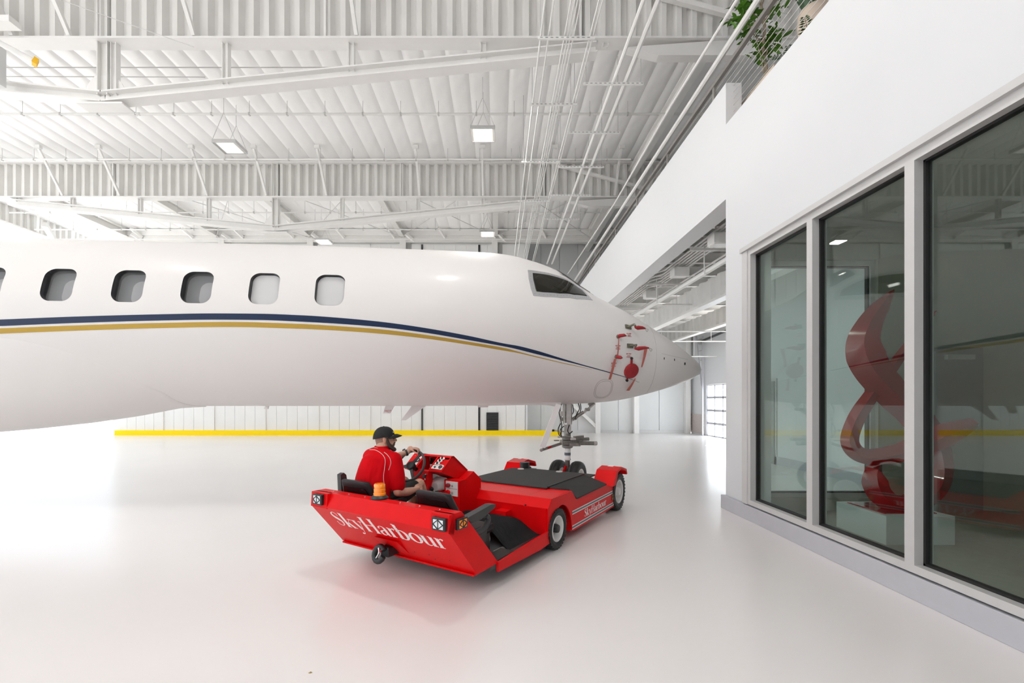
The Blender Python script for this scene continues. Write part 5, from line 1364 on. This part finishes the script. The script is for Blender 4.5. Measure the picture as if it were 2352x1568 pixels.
# torso, pelvis
limb(b, [V(-1.37,.14,.56), V(-1.37,.12,.72), V(-1.378,.15,.90), NB], [.145, .14, .15, .085], 18)
limb(b, [shL+V(.03,0,0), NB+V(0,.01,-.02), shR+V(-.03,0,0)], [.07, .085, .07])
limb(b, [NB+V(0,-.01,-.03), HD+V(-.002,-.035,-.07)], [.066, .06])
limb(b, [hipR, knR], [.088, .062]); limb(b, [hipL, knL], [.088, .062])
limb(b, [knR, V(-1.29,.79,.53), anR], [.06, .056, .036]); limb(b, [knL, V(-1.53,.82,.53), anL], [.06, .056, .036])
limb(b, [shR, elR], [.058, .043]); limb(b, [elR, V(-1.125,.34,.705), wrR], [.042, .043, .029])
limb(b, [shL, elL], [.058, .043]); limb(b, [elL, V(-1.59,.61,1.0), wrL], [.042, .043, .029])
# head
H3 = RH.to_4x4()
ell(b, HD+RH @ V(0,-.012,.025), (.076,.098,.095), H3, 24); ell(b, HD+RH @ V(0,.028,-.05), (.058,.066,.075), H3, 20); ell(b, HD+RH @ V(0,.06,-.095), (.034,.034,.028), H3)
limb(b, [hv(0,.088,.018), hv(0,.107,-.022)], [.008, .014]); ell(b, hv(.012,.096,-.028), (.010,.012,.008), H3); ell(b, hv(-.012,.096,-.028), (.010,.012,.008), H3)
limb(b, [hv(-.022,.083,-.058), hv(0,.094,-.056), hv(.022,.083,-.058)], [.006, .009, .006]); limb(b, [hv(-.018,.082,-.068), hv(0,.092,-.070), hv(.018,.082,-.068)], [.006, .009, .006])
limb(b, [hv(-.045,.078,.030), hv(0,.090,.032), hv(.045,.078,.030)], [.008, .011, .008])
for s in (-1, 1):
    ell(b, hv(s*.077,-.004,-.005), (.010,.020,.032), (RH @ Matrix.Rotation(s*.35, 3, 'Z')).to_4x4()); limb(b, [hv(s*.07,.005,-.03), hv(s*.078,.0,-.03)], [.01, .01])
# hands: left over the wheel rim, right resting by the knee
def hand(mb, wr, palm_c, across, along, normal, curls, thumb):
    across, along, normal = across.normalized(), along.normalized(), normal.normalized()
    limb(mb, [wr, palm_c-along*.03], [.029, .032])
    for k in range(4):
        off = (k-1.5)*.0195
        base_ = palm_c+across*off+along*.030; mb_ = palm_c+across*off*.85-along*.035
        limb(mb, [mb_, base_], [.015, .0125])
        L = (.040,.046,.044,.034)[k]; p = base_; ang = 0; pts = [p]
        for j, (cur, l) in enumerate(zip(curls, (L, L*.72, L*.58))):
            ang += cur; p = p+(along*math.cos(ang)-normal*math.sin(ang))*l; pts.append(p)
        limb(mb, pts, [.0098, .0092, .0085, .0074], 10, 3)
    limb(mb, [palm_c+across*thumb[0]*.022-along*.03]+[palm_c+across*x+along*y+normal*z for x, y, z in thumb[1]], [.014, .012, .011, .009][:1+len(thumb[1])], 10, 3)
grip = qw @ Vector((RW*math.cos(R(-3)), RW*math.sin(R(-3)), 0))
hand(b, wrL, grip+V(-.028,-.022,.030), V(-.35,.9,.05), V(.93,.36,.06), V(-.1,-.0,1), (.35,.95,.75), (-1, [(-.036,.0,-.010),(-.046,.022,-.024),(-.046,.045,-.034)]))
hand(b, wrR, V(-1.178,.572,.708), V(-.55,-.05,.8), V(-.25,.96,.05), V(.82,.1,.55), (.25,.35,.3), (-1, [(-.040,.0,.006),(-.052,.025,.004),(-.052,.048,-.004)]))
body = remesh(b, 'body', M['skin'], per, .0052, 2)
# polo shirt
s = MB()
limb(s, [V(-1.37,.115,.60), V(-1.37,.105,.72), V(-1.378,.135,.88), V(-1.383,.18,1.0), NB+V(0,-.005,-.02)], [.165, .168, .178, .165, .098], 22)
for dx in (-.06, .06): limb(s, [V(-1.37+dx,.10,.62), V(-1.375+dx*1.15,.115,.80), V(-1.38+dx*1.3,.17,.98)], [.135, .14, .12], 16)
limb(s, [shL+V(.02,-.01,0), NB+V(0,-.01,-.035), shR+V(-.02,-.01,0)], [.088, .105, .088], 16)
limb(s, [shR+V(-.01,0,.005), V(-1.165,.225,.90), V(-1.135,.22,.79)], [.088, .088, .078], 16)
limb(s, [shL+V(.01,0,.005), V(-1.625,.36,.985), V(-1.645,.44,.965)], [.085, .082, .07], 16)
shirt = remesh(s, 'shirt', M['shirt'], per, .0075, 4)
# flat sleeve hem, collar
c = MB(); n = 28; rings = []
for (z, r0, dy) in ((1.075,.098,0), (1.115,.088,.008), (1.168,.079,.016), (1.172,.074,.016), (1.12,.076,.01)):
    rings.append([V(NB.x+.003+r0*math.cos(2*math.pi*k/n), NB.y+.012+dy+r0*1.02*math.sin(2*math.pi*k/n), z-.035*max(0, math.sin(2*math.pi*k/n))) for k in range(n)])
c.rings(rings, cap=False); c.build('collar', M['shirt'], per, 60)
# shorts
t_ = MB()
limb(t_, [V(-1.37,.12,.54), V(-1.37,.13,.62)], [.168, .165], 18)
limb(t_, [hipR, V(-1.278,.42,.645), V(-1.282,.60,.692)], [.108, .095, .082], 16); limb(t_, [hipL, V(-1.50,.42,.645), V(-1.522,.60,.692)], [.108, .095, .082], 16)
remesh(t_, 'shorts', M['cloth'], per, .008, 3)
for an, kn in ((anR, knR), (anL, knL)):
    f = MB(); limb(f, [an+V(0,-.03,-.05), an+V(0,.06,-.06), an+V(0,.16,-.075)], [.045, .045, .036], 12); limb(f, [an+V(0,0,-.04), an+V(0,0,.01)], [.045, .043]); remesh(f, 'shoe', M['black'], per, .007, 2)
# cap with brim
cp = MB(); rings = []; n = 32
for i in range(10):
    th = R(90)*i/9*.99; z = .018+.108*math.sin(th); r = math.cos(th)**.72
    rings.append([hv(.090*r*math.cos(2*math.pi*k/n), -.016+.112*r*math.sin(2*math.pi*k/n), z-(.026*max(0, -math.sin(2*math.pi*k/n))*(1-i/9))) for k in range(n)])
cp.rings(rings); cap = cp.build('cap', M['cloth'], per, 60)
br_ = MB(); rings = []
for i in range(8):
    u = i/7; x = -.078+.156*u; ed = .098*(1-(2*u-1)**2)**.5
    zz = .042-.030*(2*u-1)**2
    y0 = .060*(1-(2*u-1)**2*.55)
    rings.append([hv(x, y0, zz), hv(x, y0+.5*ed+.012, zz+.004), hv(x, y0+ed+.014, zz-.012), hv(x, y0+ed+.014, zz-.017), hv(x, y0+.5*ed+.012, zz-.003), hv(x, y0, zz-.006)])
br_.rings(rings); br_.build('brim', M['cloth'], cap, 60)
MB().lathe([(.008,0),(0,.006)], Matrix.Translation(hv(0,-.016,.125)), 10).build('button', M['cloth'], cap)
cl = MB(); cl.box(-.016, .016, -.007, .007, 0, .002, Matrix.Translation(hv(.026,.083,.066)) @ look(RH @ V(.35,.85,.4), (0,0,1)) @ Matrix.Rotation(R(90), 4, 'Z')); cl.build('cap_mark', M['pvc'], cap)
# sunglasses
g = MB(); 
for s_ in (-1, 1):
    rings = []
    q = Matrix.Translation(hv(s_*.034,.089,.012)) @ look(RH @ V(s_*.25,1,-.05), (0,0,1))
    g.prism(rounded(.034,.052,.012,4), lambda u, v, t: q @ Vector((u, v, t)), -.002, .003); g.tube([hv(s_*.060,.078,.016), hv(s_*.080,.03,.014), hv(s_*.081,-.01,.010)], .0028, 6)
g.tube([hv(-.012,.095,.016), hv(.012,.095,.016)], .003, 6); g.build('sunglasses', M['black'], per)
# beard
bd = MB()
for s_ in (-1, 1):
    limb(bd, [hv(s_*.069,.024,.0), hv(s_*.066,.032,-.04), hv(s_*.052,.052,-.082), hv(s_*.022,.083,-.112), hv(0,.092,-.118)], [.010, .017, .021, .022, .022], 10)
    limb(bd, [hv(0,.101,-.044), hv(s_*.022,.092,-.048), hv(s_*.034,.078,-.075)], [.006, .007, .011], 8)
    limb(bd, [hv(s_*.052,.045,-.06), hv(s_*.036,.072,-.085)], [.016, .016], 8)
remesh(bd, 'beard', M['hair'], per, .004, 2)
# short hair at the nape and temples
hr = MB()
rings = []
for i in range(5):
    z = .02-.022*i; rings.append([hv(.0785*(1-.035*i)*math.cos(a), -.012+.099*(1-.05*i)*math.sin(a), z) for a in [R(190+160*k/20) for k in range(21)]])
vs = [p for r_ in rings for p in r_]; hr.add(vs, [(i*21+k, i*21+k+1, (i+1)*21+k+1, (i+1)*21+k) for i in range(4) for k in range(20)])
MH = mat('cropped_hair_skin', (.30, .175, .13), .7, noise=.15, nscale=150); hr.build('cropped_hair', MH, per, 60)
# watch
q = place(wrL-(wrL-V(-1.59,.61,1.0)).normalized()*.012, (wrL-V(-1.59,.61,1.0)))
MB().lathe([(.034,-.011),(.037,-.011),(.037,.011),(.034,.011)], q, 24, close=True).build('watch_strap', M['black'], per, 40)
w_ = q @ Vector((0,0,0)); MB().lathe([(.019,0),(.019,.009),(.015,.011),(0,.011)], place(w_+V(-.02,-.02,.032), V(-.3,-.4,.85)), 18).build('watch_case', M['dark'], per, 40)
# piping lines drawn on the shirt's own surface
bpy.context.view_layer.update()
mw = Matrix.Translation(TUG0) @ Matrix.Rotation(TROT, 4, 'Z'); mi = mw.inverted()
SB = BVHTree.FromPolygons([v.co.copy() for v in shirt.data.vertices], [tuple(p.vertices) for p in shirt.data.polygons])
o_ = mi @ Vector((0, 0, HC))
def shit(px, py):
    d = mi.to_3x3() @ Vector(((px-CX)/F, 1, -(py-CY)/F)).normalized(); r = SB.ray_cast(o_, d); return r[0]+r[1]*.002 if r[0] else None
z10 = lambda x, y: (820+x/7.84, 960+y/7.84)
for P in (((230,570),(330,575),(430,630),(490,700),(508,780),(495,900),(480,1010),(478,1110),(490,1190),(508,1245)), ((490,615),(550,665),(595,730),(610,800),(595,870),(570,935))):
    Q = [shit(*z10(p.x, p.y)) for p in catmull([(a, b_, 0) for a, b_ in P], 6)]; Q = [p for p in Q if p]
    if len(Q) > 3: MB().tube(Q, .0032, 5).build('piping', M['piping'], per)

# small dry leaf on the floor near the viewer
t = thing('dry_leaf', 'tiny dry tan leaf on the floor in the foreground', 'leaf', tuple(at(712, 1545, 1.65*F/(1545-918))-Vector((0,0,0))))
MB().add([(-.012,0,.001),(0,-.006,.004),(.014,.002,.002),(0,.008,.005),(.004,.001,.008)], [(0,1,4),(1,2,4),(2,3,4),(3,0,4)]).build('blade', M['gold'], t)
